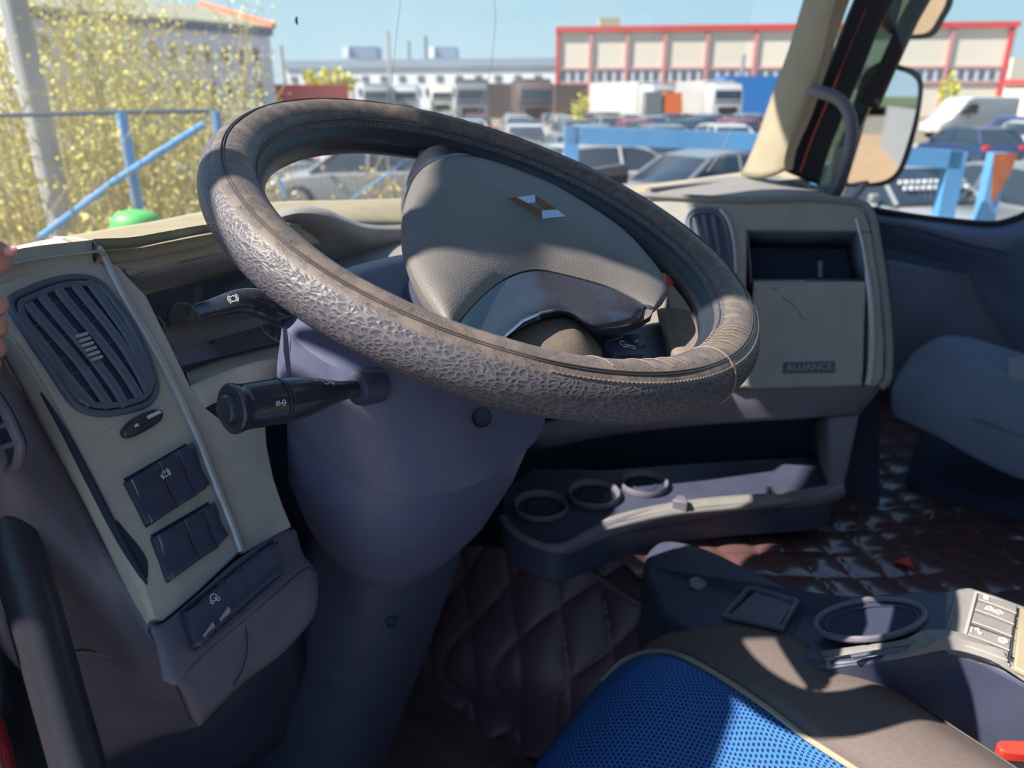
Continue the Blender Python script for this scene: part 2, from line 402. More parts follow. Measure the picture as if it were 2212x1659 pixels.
# the cover's cross seam and the puckers beside it
def loc(p): d = p-WC; return d.dot(WX), d.dot(WY)
def cross_ring(a, t0=-1.5, t1=2.6, r=RT+.0002, w=.0007, sk=0):
    return [W((RR+math.sin(t)*r)*math.cos(a+sk*(t-.5)), (RR+math.sin(t)*r)*math.sin(a+sk*(t-.5)), math.cos(t)*r) for t in [t0+(t1-t0)*i/30 for i in range(31)]]
q = loc(wp(1560, 770, .02)); A0 = math.atan2(q[1], q[0])
part(MB().tube(cross_ring(A0), .0012, 6), 'cross_seam', 'thread', wheel)
for k, da in enumerate((.09, .12, .16, .20, .235, .27, .30)): part(MB().tube(cross_ring(A0+da, -1.2, .25, sk=.02), .0006, 5), 'pucker', 'thread', wheel)
for k, da in enumerate((-.2, -.27, -.34, -.5)): part(MB().tube(cross_ring(A0+da, -1.1, .1, sk=.05), .0005, 5), 'pucker', 'thread', wheel)

# airbag cover: a padded sheet between its upper and lower outlines, with a skirt following the outline
abT = curve([wp(x, y, .001) for x, y in ((968, 712), (938, 672), (905, 620), (880, 560), (870, 500), (876, 432), (905, 372), (958, 341), (1010, 338), (1062, 350), (1130, 375), (1200, 405), (1330, 488), (1402, 560), (1438, 612), (1440, 640), (1412, 668))], 5)
abB = curve([wp(x, y, .001) for x, y in ((972, 716), (985, 702), (1000, 684), (1020, 661), (1045, 636), (1080, 608), (1115, 590), (1150, 582), (1175, 583), (1200, 588), (1250, 600), (1300, 614), (1328, 624), (1350, 634), (1375, 647), (1400, 662), (1411, 670))], 5)
nA = len(abT); nV = 16; vsA = []
for i in range(nV+1):
    v = i/nV
    for j in range(nA):
        u = j/(nA-1); b_ = (max(0, math.sin(PI*v))*max(0, math.sin(PI*u)))**.55
        vsA.append(abT[j].lerp(abB[j], v)+WN*(.015*b_))
abm = MB().add(vsA, [(i*nA+j, (i+1)*nA+j, (i+1)*nA+j+1, i*nA+j+1) for i in range(nV) for j in range(nA-1)])
loopA = abT+abB[::-1]; cA = sum(loopA, Vector())/len(loopA)
abm.loft([[p+WN*.0002 for p in loopA], [p-WN*.006 for p in loopA], [cA+(p-cA)*.95-WN*.016 for p in loopA], [cA+(p-cA)*.74-WN*.034 for p in loopA]], caps=False)
part(abm, 'airbag_cover', 'airbag_skin', wheel, ang=75)
# diamond emblem: raised faceted chrome lozenge with an open slanted middle, as seen
hb = .0135
em = [wp(1092, 427, hb+.002), wp(1150, 419, hb+.002), wp(1222, 466, hb+.002), wp(1172, 469, hb+.002)]
ec = sum(em, Vector())/4
seat_e = [ec+(p-ec)*1.22-WN*.0015 for p in em]
part(poly(seat_e, -WN*.004), 'emblem_recess', 'black_plastic', wheel)
def facet_ring(P, c, a, b, ha, hb_, hm):
    n = len(P); m = MB(); A = [c+(p-c)*a+WN*ha for p in P]; M = [c+(p-c)*((a+b)/2)+WN*hm for p in P]; B_ = [c+(p-c)*b+WN*hb_ for p in P]
    vs = A+M+B_; fs = []
    for i in range(n):
        j = (i+1) % n; fs += [(i, j, n+j, n+i), (n+i, n+j, 2*n+j, 2*n+i)]
    return m.add(vs, fs)
part(facet_ring(em, ec, 1.05, .30, -.001, .0002, .0032), 'emblem', 'chrome', wheel, smooth=False)
inn = [ec+(em[0]*.52+em[1]*.48-ec)*.42, ec+(em[2]*.5+em[1]*.5-ec)*.5, ec+(em[2]*.52+em[3]*.48-ec)*.42, ec+(em[0]*.5+em[3]*.5-ec)*.5]
# glossy lower trim
tr = grid([[wp(x, y, .0005) for x, y in ((975, 722), (1020, 661), (1080, 608), (1150, 582), (1200, 588), (1300, 614), (1350, 634), (1410, 671))],
           [wp(x, y, -.004) for x, y in ((990, 735), (1050, 680), (1105, 642), (1160, 622), (1215, 628), (1290, 655), (1350, 665), (1412, 674))],
           [wp(x, y, -.010) for x, y in ((1050, 765), (1088, 722), (1125, 694), (1165, 676), (1222, 672), (1292, 700), (1362, 694), (1410, 676))],
           [wp(x, y, -.022) for x, y in ((1058, 772), (1092, 732), (1130, 700), (1170, 682), (1226, 684), (1290, 722), (1362, 716), (1404, 694))]], 6, 6)
part(tr, 'glossy_trim', 'gloss_black', wheel, solid=.003)
part(MB().tube([wp(x, y, -.011) for x, y in ((1062, 765), (1090, 726), (1127, 695), (1166, 678), (1205, 670))], .0016, 8), 'trim_edge', 'chrome', wheel)
# spokes
def wg(rows): return grid([[wp(x, y, h) for x, y, h in r] for r in rows], 6, 6)
top = wg([[(908, 345, -.012), (935, 300, -.004), (962, 292, 0), (990, 300, -.004), (1025, 332, -.012)],
          [(903, 325, -.012), (925, 288, -.004), (958, 280, .001), (988, 285, -.004), (1008, 312, -.012)],
          [(905, 300, -.012), (925, 275, -.006), (958, 268, -.002), (985, 272, -.006), (1000, 296, -.012)]])
part(top, 'spoke', 'spoke_skin', wheel, solid=.004)
band = wg([[(872, 520, -.022), (870, 450, -.012), (885, 395, -.006), (915, 362, -.001), (962, 340, .001), (1012, 336, 0), (1075, 362, -.006)],
           [(868, 500, -.03), (866, 440, -.02), (882, 375, -.012), (912, 335, -.004), (960, 312, 0), (1005, 310, -.002), (1050, 342, -.01)],
           [(866, 500, -.045), (870, 440, -.04), (890, 370, -.028), (908, 330, -.012), (955, 297, -.004), (995, 296, -.006), (1030, 325, -.016)]])
part(band, 'spoke_trim', 'gloss_black', wheel, solid=.003)
low = wg([[(1060, 752, -.03), (1120, 712, -.026), (1180, 686, -.022), (1238, 684, -.022), (1268, 715, -.03), (1300, 752, -.04)],
          [(1062, 800, -.032), (1120, 770, -.026), (1190, 750, -.022), (1245, 740, -.022), (1280, 760, -.03), (1305, 790, -.04)],
          [(1062, 850, -.036), (1120, 830, -.03), (1190, 820, -.028), (1245, 810, -.028), (1290, 820, -.034), (1310, 840, -.04)]])
part(low, 'spoke', 'spoke_skin', wheel, solid=.004)
rsp = wg([[(1418, 668, -.04), (1445, 664, -.022), (1500, 673, -.012), (1540, 673, -.008), (1575, 662, -.006)],
          [(1424, 700, -.044), (1450, 706, -.026), (1500, 712, -.02), (1545, 704, -.012), (1585, 690, -.008)],
          [(1432, 745, -.046), (1455, 748, -.028), (1500, 745, -.02), (1545, 738, -.012), (1590, 725, -.008)],
          [(1440, 790, -.046), (1465, 800, -.03), (1510, 800, -.024), (1550, 780, -.016), (1595, 765, -.01)]])
part(rsp, 'spoke', 'spoke_skin', wheel, solid=.004)
pod = wg([[(1232, 690, -.05), (1300, 700, -.044), (1360, 706, -.042), (1450, 690, -.046)],
          [(1262, 728, -.05), (1310, 735, -.042), (1370, 738, -.04), (1452, 730, -.046)],
          [(1290, 790, -.05), (1330, 790, -.044), (1390, 790, -.042), (1460, 790, -.046)],
          [(1290, 850, -.05), (1330, 865, -.046), (1390, 872, -.044), (1436, 860, -.044)]])
part(pod, 'button_pod', 'black_plastic', wheel, solid=.01)
b1 = [wp(x, y, -.036) for x, y in ((1308, 738), (1345, 726), (1382, 742), (1392, 764), (1330, 764))]
bt = part(poly(b1, -WN*.006), 'button', 'black_plastic', wheel, bevel=.001)
b2 = [wp(x, y, -.034) for x, y in ((1350, 722), (1392, 716), (1396, 742), (1384, 748))]
bt2 = part(poly(b2, -WN*.006), 'button', 'black_plastic', wheel, bevel=.001)
mk = MB(); ring2 = lambda c, u, v, r, n=16, a0=0, a1=2*PI: [c+u*(math.cos(a0+(a1-a0)*i/n)*r)+v*(math.sin(a0+(a1-a0)*i/n)*r) for i in range(n+(0 if a1-a0 > 6.28 else 1))]
c_ = wp(1349, 743, -.0352); mk.tube(ring2(c_, WX, WY, .0042, a0=.5, a1=5.3), .0005, 5)
mk.tube([c_, c_+WX*.004-WY*.005], .0005, 5); mk.tube(ring2(c_+WX*.004-WY*.007, WX, WY, .0022), .0004, 5, loop=True)
part(mk, 'button_symbol', 'white_mark', bt)
mk = MB().tube([wp(1372, 738, -.0335), wp(1378, 735, -.0335)], .0005, 5); part(mk, 'button_symbol', 'white_mark', bt2)
part(MB().tube([wp(1436, 575, -.02), wp(1446, 612, -.02)], .004, 8), 'hub_clip', 'red_mark', wheel)

# ================================================================== STEERING COLUMN
def CP(t, x=0, y=0): return WC - WN*t + WX*x + WY*y
column = empty('steering_column', CP(.3), 'dark plastic steering column shroud running down from the steering wheel', 'steering column')
def sring(t, a, b, x0=0, y0=0, n=40, ex=2.6):
    P = []
    for k in range(n):
        c, s = math.cos(2*PI*k/n), math.sin(2*PI*k/n)
        P.append(CP(t, x0+a*math.copysign(abs(c)**(2/ex), c), y0+b*math.copysign(abs(s)**(2/ex), s)))
    return P
part(MB().loft([sring(t, a, b, 0, 0, ex=2) for t, a, b in ((.02, .07, .07), (.06, .06, .06), (.1, .075, .07))]), 'hub_neck', 'black_plastic', column)
low = MB().loft([sring(t, a, b, x, y) for t, a, b, x, y in ((.12, .12, .08, -.015, .02), (.2, .144, .100, -.014, .006), (.28, .136, .096, -.008, .002), (.345, .114, .086, 0, 0), (.385, .09, .074, .0, .0), (.405, .06, .05, 0, 0))])
part(low, 'lower_shroud', 'column_plastic', column, ang=50)
up = MB().loft([sring(t, a, b, x, y, ex=2.5) for t, a, b, x, y in ((.082, .09, .05, -.024, .04), (.086, .13, .072, -.022, .036), (.096, .148, .082, -.022, .034), (.15, .15, .098, -.022, .018), (.192, .144, .108, -.018, .004), (.196, .13, .1, -.018, 0))])
part(up, 'upper_shroud', 'column_plastic', column, ang=50)
base = MB().loft([sring(t, a, b, x, y) for t, a, b, x, y in ((.33, .075, .07, .0, .01), (.42, .088, .08, .0, .0), (.55, .096, .085, 0, 0), (.7, .105, .09, 0, 0), (.95, .12, .10, 0, 0))])
part(base, 'column_boot', 'black_plastic', column, ang=50)
def on_shroud(px, py, dd): return at(px, py, d=dd)

def surf_hit(px, py, t_guess, a, b, x0, y0, ex=2.6):     # nearest hit of a pixel's ray with the column (superellipse prism)
    r = ray(px, py); o = V3(0, 0, CZ); s = .3
    while s < 1.2:
        p = o+r*s; d = p-WC; lx = (d.dot(WX)-x0)/a; ly = (d.dot(WY)-y0)/b
        if abs(lx)**ex+abs(ly)**ex < 1: return p
        s += .001
    return None
for (px, py, rad) in ((1040, 902, .009), (845, 1345, .006)):
    p = surf_hit(px, py, .2, .138 if py < 1000 else .095, .105 if py < 1000 else .085, -.012 if py < 1000 else 0, 0)
    if p:
        nrm = (Vector((0, 0, CZ))-p).normalized(); part(MB().rev([(-.004, rad*1.0), (.0012, rad*1.0), (.0014, rad*.86), (-.002, rad*.8), (-.002, 0.0001)], p, nrm), 'screw_hole', 'void', column)

# light stalk (fat round knob) and engine-brake stalk (long blade)
P0 = surf_hit(775, 838, .1, .150, .092, -.022, .024, 2.5) or at(775, 838, d=.58); D0 = (P0-V3(0, 0, CZ)).dot(ray(CX, CY)); print('stalk root depth', D0)
P1 = at(497, 884, d=D0-.085); KS = (D0-.085)/.535; ax = (P1-P0); L = ax.length; ax.normalize()
light_stalk = empty('light_stalk', P0, 'fat black lever with a round push-button end, lower on the column', 'control stalk', 'column stalks')
part(MB().rev([(h_, r_*KS) for h_, r_ in [(-.02, .0155), (-.003, .016), (.002, .0145), (.004, .010)]], P0, ax), 'root_boot', 'black_plastic', light_stalk)
part(MB().rev([(h_, r_*KS) for h_, r_ in [(0, .0078), (.012*1, .0078), (.18*L, .0088), (.27*L, .0112), (.35*L, .0135), (.46*L, .0158), (.58*L, .0172), (.64*L, .0176), (.645*L, .0168)]], P0, ax, 40), 'barrel', 'knob', light_stalk)
part(MB().rev([(h_, r_*KS) for h_, r_ in [(.648*L, .016), (.65*L, .0178), (.66*L, .0181), (.668*L, .0178), (.672*L, .0166)]], P0, ax, 40), 'collar', 'knob', light_stalk)
part(MB().rev([(h_, r_*KS) for h_, r_ in [(.672*L, .0165), (.68*L, .0176), (.9*L, .0172), (.955*L, .0176), (.965*L, .0186), (.99*L, .0188), (1.0*L, .0175), (1.0*L, .0115), (.985*L, .0112)]], P0, ax, 40), 'twist_grip', 'knob', light_stalk)
part(MB().rev([(h_, r_*KS) for h_, r_ in [(.96*L, .0112), (1.0*L, .0112), (1.035*L, .0108), (1.045*L, .0098), (1.047*L, .0001)]], P0, ax, 40), 'push_button', 'knob', light_stalk)
toc = (Vector((0, 0, CZ))-P0).normalized(); toc = (toc-ax*toc.dot(ax)).normalized(); upv = toc.cross(ax); upv = upv if upv.z > 0 else -upv
sy = MB()
def spt(f, ang, r): return P0+ax*(f*L)+(toc*math.cos(ang)+upv*math.sin(ang))*(r*KS)
sy.tube([spt(.295, .75, .0124), spt(.27, .95, .0118), spt(.27, .55, .0118), spt(.295, .75, .0124)], .0004, 5)
sy.tube([spt(.33+.02*math.cos(q_), .75+.2*math.sin(q_), .0135) for q_ in [i*.5 for i in range(13)]], .00035, 5)
part(sy, 'horn_symbol', 'white_mark', light_stalk); sy = MB(); sy.tube([spt(.745, -.1, .0177), spt(.705, -.1, .0177)], .0004, 5); sy.tube([spt(.72+.012*math.cos(q_), -.1+.13*math.sin(q_), .0177) for q_ in [i*.5 for i in range(13)]], .0003, 5)
for k_ in range(4): sy.tube([spt(.75+.008*k_, .02, .0177), spt(.75+.008*k_, -.2, .0177)], .0002, 4)
part(sy, 'beam_symbol', 'white_mark', light_stalk); sy = MB(); sy.tube([spt(.40, .85, .0152), spt(.412, .85, .0155)], .0006, 5)
part(sy, 'index_dot', 'white_mark', light_stalk)
bs = empty('engine_brake_stalk', at(740, 745, d=.66), 'long bent black blade lever, upper on the column', 'control stalk', 'column stalks')
pp = curve([at(760, 752, d=.665), at(700, 722, d=.64), at(630, 690, d=.615), at(585, 668, d=.6), at(550, 654, d=.592), at(515, 652, d=.585), at(470, 664, d=.578), at(428, 676, d=.572)], 5)
rr = [.0075+.0035*min(1, i/14) if i < 20 else .0115-.0040*min(1, (i-20)/12) for i in range(len(pp))]
part(MB().tube(pp, rr, 16, flat=.62, up=(0, 0, 1)), 'blade', 'gloss_black', bs)
bc = at(504, 645, d=.5745); bu = (at(520, 641, d=.5745)-bc).normalized(); bv = bu.cross((V3(0, 0, CZ)-bc).normalized()); bv = bv if bv.z > 0 else -bv
sy = MB().tube(ring2(bc, bu, bv, .0022), .0003, 5, loop=True)
for s_ in (-1, 1):
    for q_ in (.0032, .0042): sy.tube(ring2(bc, bu, bv, q_, 8, (PI if s_ < 0 else 0)-.9, (PI if s_ < 0 else 0)+.9), .0003, 5)
for k in range(6): sy.tube([bc+bu*(.0022*math.cos(k*PI/3))+bv*(.0022*math.sin(k*PI/3)), bc+bu*(.003*math.cos(k*PI/3))+bv*(.003*math.sin(k*PI/3))], .0003, 5)
part(sy, 'symbol', 'white_mark', bs)

# ================================================================== DASHBOARD
dash = empty('dashboard', V3(.9, .7, CZ-.2), 'sand-coloured and grey dashboard top and fascia under the windscreen', 'dashboard')
pd = V3(.98, .177, 0).normalized(); pe = V3(0, .13, .224).normalized(); PN = pd.cross(pe).normalized(); PN = PN if PN.y < 0 else -PN   # left panel plane
PO = V3(.3, .583, -.112+CZ)
def P(px, py, h=0):                           # on the left panel's plane, h towards the driver
    r = ray(px, py); o = V3(0, 0, CZ); return o+r*((PN.dot(PO)+h-PN.dot(o))/PN.dot(r))
# top pad left: far edge under the windscreen, near crest, fascia lip
part(grid([[at(0, 540, y=.80), at(60, 526, y=.82), at(130, 512, y=.84)],
           [at(0, 560, y=.66), at(75, 548, y=.68), at(170, 527, y=.70)],
           [P(-20, 585, .004), P(60, 560, .004), P(210, 539, .004)],
           [P(-20, 600, -.002), P(62, 570, -.002), P(216, 549, -.001)]], 6, 5), 'end_cap_top', 'beige_plastic', dash, solid=.01)
part(grid([[at(132, 512, y=.84), at(230, 495, y=.865), at(335, 477, y=.885), at(450, 455, y=.90), at(600, 436, y=.93), at(760, 432, y=.95), at(900, 428, y=.96), at(1060, 428, y=.95)],
           [at(172, 526, y=.70), at(262, 514, y=.725), at(350, 500, y=.755), at(470, 480, y=.79), at(610, 460, y=.84), at(760, 448, y=.88), at(900, 446, y=.90), at(1060, 448, y=.90)],
           [P(206, 539, .003), P(290, 532, .001), P(370, 516, .001), P(480, 496, .001), at(620, 480, y=.70), at(760, 478, y=.80), at(900, 478, y=.84), at(1060, 480, y=.84)],
           [P(211, 548, .001), P(294, 545, .001), P(374, 530, .001), P(488, 510, .001), at(630, 496, y=.70), at(760, 500, y=.80), at(900, 500, y=.84), at(1060, 500, y=.84)],
           [P(222, 562, -.001), P(300, 587, -.001), P(380, 565, -.001), P(498, 542, -.001), at(650, 530, y=.71), at(760, 530, y=.80), at(900, 530, y=.84), at(1060, 530, y=.84)]], 7, 5), 'top_pad', 'pad_beige', dash, solid=.01)
# pale joint strip wrapping over the corner
part(MB().tube(curve([at(118, 513, y=.84), at(160, 515, y=.78), at(195, 522, y=.70), P(212, 535, .003), P(226, 556, .003), P(262, 630, .004), P(318, 725, .004), P(372, 825, .004), P(425, 940, .004), P(468, 1050, .004), P(500, 1130, .004), P(522, 1190, .004)], 6), [.0016]*12+[.0016+.0014*min(1, i/12) for i in range(55)], 8), 'joint_strip', 'silver_trim', dash)
# vent panel (long curved slab)
vo = curve([P(x, y) for x, y in ((45, 566), (120, 550), (185, 538), (212, 548))], 4)+curve([P(x, y) for x, y in ((260, 630), (316, 728), (370, 828), (422, 942), (466, 1052), (498, 1130), (521, 1192))], 3)+[P(430, 1278), P(355, 1342), P(330, 1338)]+curve([P(x, y) for x, y in ((306, 1262), (250, 1140), (190, 1010), (120, 872), (55, 760), (0, 690), (-45, 640), (-30, 590))], 3)
part(poly(vo, -PN*.012), 'vent_panel', 'beige_plastic', dash, bevel=.003, seg=3)
side = grid([[P(-60, 645, -.002), P(0, 700, -.002), P(55, 765, -.002), P(120, 880, -.002), P(190, 1015, -.002), P(250, 1145, -.002), P(300, 1262, -.002), P(326, 1340, -.002)],
             [P(-80, 690, -.016), P(-10, 750, -.016), P(30, 810, -.016), P(95, 930, -.016), P(165, 1060, -.016), P(225, 1180, -.016), P(280, 1290, -.014), P(315, 1350, -.01)]], 4, 4)
part(side, 'panel_edge', 'beige_plastic', dash, solid=.004)
part(MB().tube(curve([P(88, 848, .001), P(140, 935, .001), P(200, 1050, .001), P(262, 1170, .001), P(318, 1262, .001)], 5), [.0006]+[.0012+.0016*math.sin(PI*i/20) for i in range(19)]+[.0006], 8), 'edge_groove', 'void', dash)
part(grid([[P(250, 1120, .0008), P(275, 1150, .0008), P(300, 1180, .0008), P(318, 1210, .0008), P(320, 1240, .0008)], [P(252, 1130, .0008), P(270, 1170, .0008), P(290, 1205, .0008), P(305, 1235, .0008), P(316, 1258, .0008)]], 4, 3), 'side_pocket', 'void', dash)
# fascia right of the joint strip down to its point
fo = [P(x, y, -.001) for x, y in ((226, 556), (248, 560), (275, 595), (318, 640), (352, 710), (412, 832), (446, 880), (478, 905), (575, 905), (578, 960), (592, 1030), (612, 1090), (632, 1138), (590, 1162), (526, 1196), (500, 1132), (468, 1054), (424, 944), (374, 830), (320, 730), (264, 632))]
part(poly(fo, -PN*.008), 'fascia', 'beige_plastic', dash, bevel=.002)
# cluster recess: hood underside, side walls, floor
part(grid([[P(276, 594, -.001), P(360, 570, -.001), P(430, 555, -.001), P(510, 540, -.001), P(640, 522, -.001)], [at(300, 640, y=.70), at(370, 622, y=.71), at(440, 606, y=.72), at(520, 590, y=.73), at(660, 566, y=.74)]], 4, 3), 'hood_underside', 'console_grey', dash, solid=.004)
part(grid([[P(412, 834, -.001), P(470, 812, -.001), P(540, 790, -.001), P(600, 775, -.001), P(640, 770, -.001)], [at(400, 802, y=.70), at(470, 775, y=.71), at(540, 757, y=.72), at(600, 742, y=.73), at(640, 735, y=.74)]], 4, 3), 'cluster_ledge', 'console_grey', dash, solid=.004)
part(grid([[P(414, 832, .001), P(470, 808, .001), P(530, 788, .001), P(585, 776, .001), P(640, 778, .001)], [P(445, 880, .002), P(480, 862, .002), P(540, 838, .002), P(590, 822, .002), P(650, 822, .002)]], 4, 3), 'lower_ledge', 'beige_plastic', dash, solid=.01)
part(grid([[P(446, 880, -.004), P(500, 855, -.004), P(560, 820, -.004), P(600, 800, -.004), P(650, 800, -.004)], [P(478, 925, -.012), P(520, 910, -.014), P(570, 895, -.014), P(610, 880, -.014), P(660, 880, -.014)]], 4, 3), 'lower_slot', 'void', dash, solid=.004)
# instrument hood seen through the wheel
part(grid([[at(520, 520, y=.755), at(560, 478, y=.77), at(600, 455, y=.78), at(650, 444, y=.79), at(700, 449, y=.80), at(740, 465, y=.81), at(790, 481, y=.82), at(850, 482, y=.84), at(960, 474, y=.86)],
           [at(535, 530, y=.70), at(570, 492, y=.70), at(605, 470, y=.70), at(650, 460, y=.70), at(700, 465, y=.72), at(740, 481, y=.74), at(790, 498, y=.77), at(850, 500, y=.80), at(960, 495, y=.82)],
           [at(545, 560, y=.71), at(580, 530, y=.72), at(620, 520, y=.73), at(660, 520, y=.74), at(700, 524, y=.75), at(740, 533, y=.77), at(790, 545, y=.79), at(850, 548, y=.81), at(960, 545, y=.83)],
           [at(560, 600, y=.74), at(590, 585, y=.75), at(630, 578, y=.76), at(670, 572, y=.77), at(710, 568, y=.78), at(750, 564, y=.79), at(800, 558, y=.80), at(860, 554, y=.82), at(960, 560, y=.83)]], 5, 5), 'instrument_hood', 'grey_pad', dash, solid=.006)
part(poly([at(x, y, y=.84) for x, y in ((520, 560), (960, 520), (980, 760), (520, 800))], V3(0, .02, 0)), 'fascia_back', 'black_plastic', dash)

# instrument cluster
cl = empty('instrument_cluster', at(470, 700, y=.78), 'instrument cluster of dark dials with red needles behind the wheel', 'instrument cluster')
GN = V3(0, -.95, .3).normalized(); GO = at(470, 700, y=.76)
def G(px, py, h=0):
    r = ray(px, py); o = V3(0, 0, CZ); return o+r*((GN.dot(GO)+h-GN.dot(o))/GN.dot(r))
part(poly([G(x, y) for x, y in ((285, 630), (530, 575), (660, 560), (680, 745), (620, 745), (395, 806), (330, 720))], -GN*.01), 'dial_plate', 'vent_plastic', cl)
part(poly([G(x, y, .004) for x, y in ((285, 640), (530, 588), (650, 575), (650, 735), (610, 742), (400, 800))], -GN*.0008), 'cluster_window', 'lens', cl)
def dial(px, py, R, a0, a1, nd, nl, deep=.0):
    c = G(px, py, .002); u = V3(1, 0, 0); v = GN.cross(u); v = v if v.z > 0 else -v
    d = part(MB().rev([(-.003, R*1.0), (0, R)], c, GN, 40), 'dial', 'grey_pad' if nl == 9 else 'black_plastic', cl)
    m = MB().tube(ring2(c+GN*.0008, u, v, R*.97, 36, a0, a1), R*.03, 5)
    for k in range(11):
        a = a0+(a1-a0)*k/10; e_ = u*math.cos(a)+v*math.sin(a); m.tube([c+GN*.0008+e_*R*.84, c+GN*.0008+e_*R*.96], R*.02, 4)
    part(m, 'dial_scale', 'white_mark', d)
    if nd is not None:
        e_ = u*math.cos(nd)+v*math.sin(nd); w_ = e_.cross(GN)
        part(poly([c+GN*.003-w_*R*.07-e_*R*.1, c+GN*.003+w_*R*.07-e_*R*.1, c+GN*.003+e_*R*.85], GN*.001), 'needle', 'red_mark', d)
dial(398, 688, .0185, -1.4, 2.0, -.9, 9); dial(322, 712, .0185, -1.4, 2.0, None, 1); dial(468, 672, .0165, .6, 2.6, -.55, 1)
dial(610, 668, .044, 1.9, 5.0, 3.9, 1)

# air vent on the left panel
def vent(name, label, outline, PP, NN, slats, inner, deep=.02, marks=None, group=None):
    v = empty(name, PP(*inner), label, 'air vent', group)
    o = curve([PP(x, y, .001) for x, y in outline], 5, True); c = sum(o, Vector())/len(o)
    part(MB().prism(o, -NN*.004), 'vent_well', 'black_plastic', v)
    part(MB().tube(o, .0028, 10, loop=True), 'bezel', 'vent_plastic', v)
    i_ = [c+(p-c)*.9+NN*.002 for p in o]
    part(MB().tube(i_, .0024, 8, loop=True), 'inner_frame', 'vent_plastic', v)
    for s in slats:
        pts = curve([PP(x, y, .0035) for x, y in s], 5)
        part(MB().tube(pts, .0019, 8, flat=2.1, up=NN), 'slat', 'vent_plastic', v)
    return v
vt = vent('air_vent', 'oval louvred air vent at the driver\'s side end of the dashboard', ((22, 655), (60, 628), (120, 606), (175, 600), (215, 612), (255, 660), (290, 715), (322, 780), (336, 835), (322, 868), (280, 885), (225, 893), (180, 885), (150, 860), (110, 800), (60, 725)), P, PN,
  [((40, 676), (56, 700), (95, 748), (150, 820), (198, 875)), ((60, 655), (80, 680), (165, 775), (215, 845), (238, 880)), ((90, 638), (110, 664), (190, 760), (245, 832), (272, 878)),
   ((124, 622), (145, 650), (220, 740), (272, 810), (302, 858)), ((160, 612), (180, 638), (250, 725), (295, 795), (320, 845)), ((190, 606), (208, 628), (270, 715), (305, 780), (328, 830))], (180, 740))
cv = MB()
for a_, b_ in (((70, 708), (130, 680)), ((95, 745), (160, 715)), ((120, 782), (190, 752)), ((140, 815), (215, 785)), ((160, 850), (240, 822)), ((178, 660), (200, 650)), ((190, 700), (232, 680)), ((230, 745), (262, 728)), ((255, 790), (290, 772)), ((110, 660), (150, 645))):
    cv.tube([P(*a_, .0012), P(*b_, .0012)], .0008, 6)
part(cv, 'cross_vanes', 'vent_plastic', vt)
tw = MB()
for k in range(6): p = P(176+6.5*k, 724+10*k, .007); tw.tube([p-pd*.0045, p+pd*.0045], .0014, 8)
part(tw, 'thumb_wheel', 'silver_trim', vt)

# slider under the vent
sl = empty('vent_slider', P(312, 908), 'small oval black slide control in a shallow slot below the vent', 'slide control')
part(poly(curve([P(x, y, .0006) for x, y in ((222, 938), (330, 876), (362, 872), (370, 895), (350, 918), (240, 972), (228, 965))], 4, True), -PN*.002), 'slot', 'beige_plastic', sl)
slk = curve([P(x, y, .006) for x, y in ((268, 925), (290, 902), (330, 884), (352, 886), (352, 905), (325, 925), (290, 942), (272, 940))], 4, True)
part(MB().prism(slk, -PN*.007), 'knob', 'knob', sl, bevel=.002)
part(poly([P(x, y, .0072) for x, y in ((318, 898), (344, 886), (350, 891), (322, 905))], -PN*.001), 'index_mark', 'white_mark', sl)
part(poly([P(x, y, .0072) for x, y in ((291, 918), (297, 914), (301, 919), (294, 923))], -PN*.001), 'index_mark', 'white_mark', sl)

# rocker switches
def rocker_bank(label, quads, PP, NN, frame, marks=None, name='switch_bank', group=None, rise=.0035, m='black_plastic'):
    b = empty(name, PP(*frame[0]), label, 'switch panel', group)
    part(poly([PP(x, y, .0008) for x, y in frame], -NN*.004), 'switch_frame', 'void', b)
    for i, qd in enumerate(quads):
        A, B_, C_, D_ = [PP(x, y, 0) for x, y in qd]          # top-left, top-right, bottom-right, bottom-left
        rows = []
        for k in range(9):
            f = k/8; h = rise*(.55+.45*math.cos(2*PI*(f-.1))) + .001
            l = A.lerp(D_, f); r = B_.lerp(C_, f); rows.append([l-NN*.003, l+(r-l)*.04+NN*h*.8, l+(r-l)*.5+NN*h, l+(r-l)*.93+NN*h, r+NN*(h*.8)])
        mb = MB(); mb.loft([[p for p in rw] for rw in rows], closed=False, caps=False)
        s = part(mb, 'rocker', m, b, solid=.003)
        e_ = [A.lerp(D_, k/12)+(B_-A)*.05+NN*(rise*(.55+.45*math.cos(2*PI*(k/12-.1)))+.0012) for k in range(13)]
        part(MB().tube([p+NN*.0005 for p in e_], .0014, 6), 'ridge', 'ridge_plastic', s)
        if marks and i in marks: marks[i](s, PP, NN)
    return b
def park_mark(s, PP, NN, px=357, py=1023, r=.0024):
    c = PP(px, py, .0066); u = pd; v = NN.cross(u); v = v if v.z > 0 else -v
    m = MB().tube(ring2(c, u, v, r), .00035, 5, loop=True)
    for b_ in (0, PI):
        for q_ in (1.4, 1.75): m.tube(ring2(c, u, v, r*q_, 8, b_-.8, b_+.8), .0003, 5)
    m.tube([c+v*r*.6, c-v*r*.1], .0004, 5); m.tube([c-v*r*.5, c-v*r*.65], .0004, 5); part(m, 'symbol', 'white_mark', s)
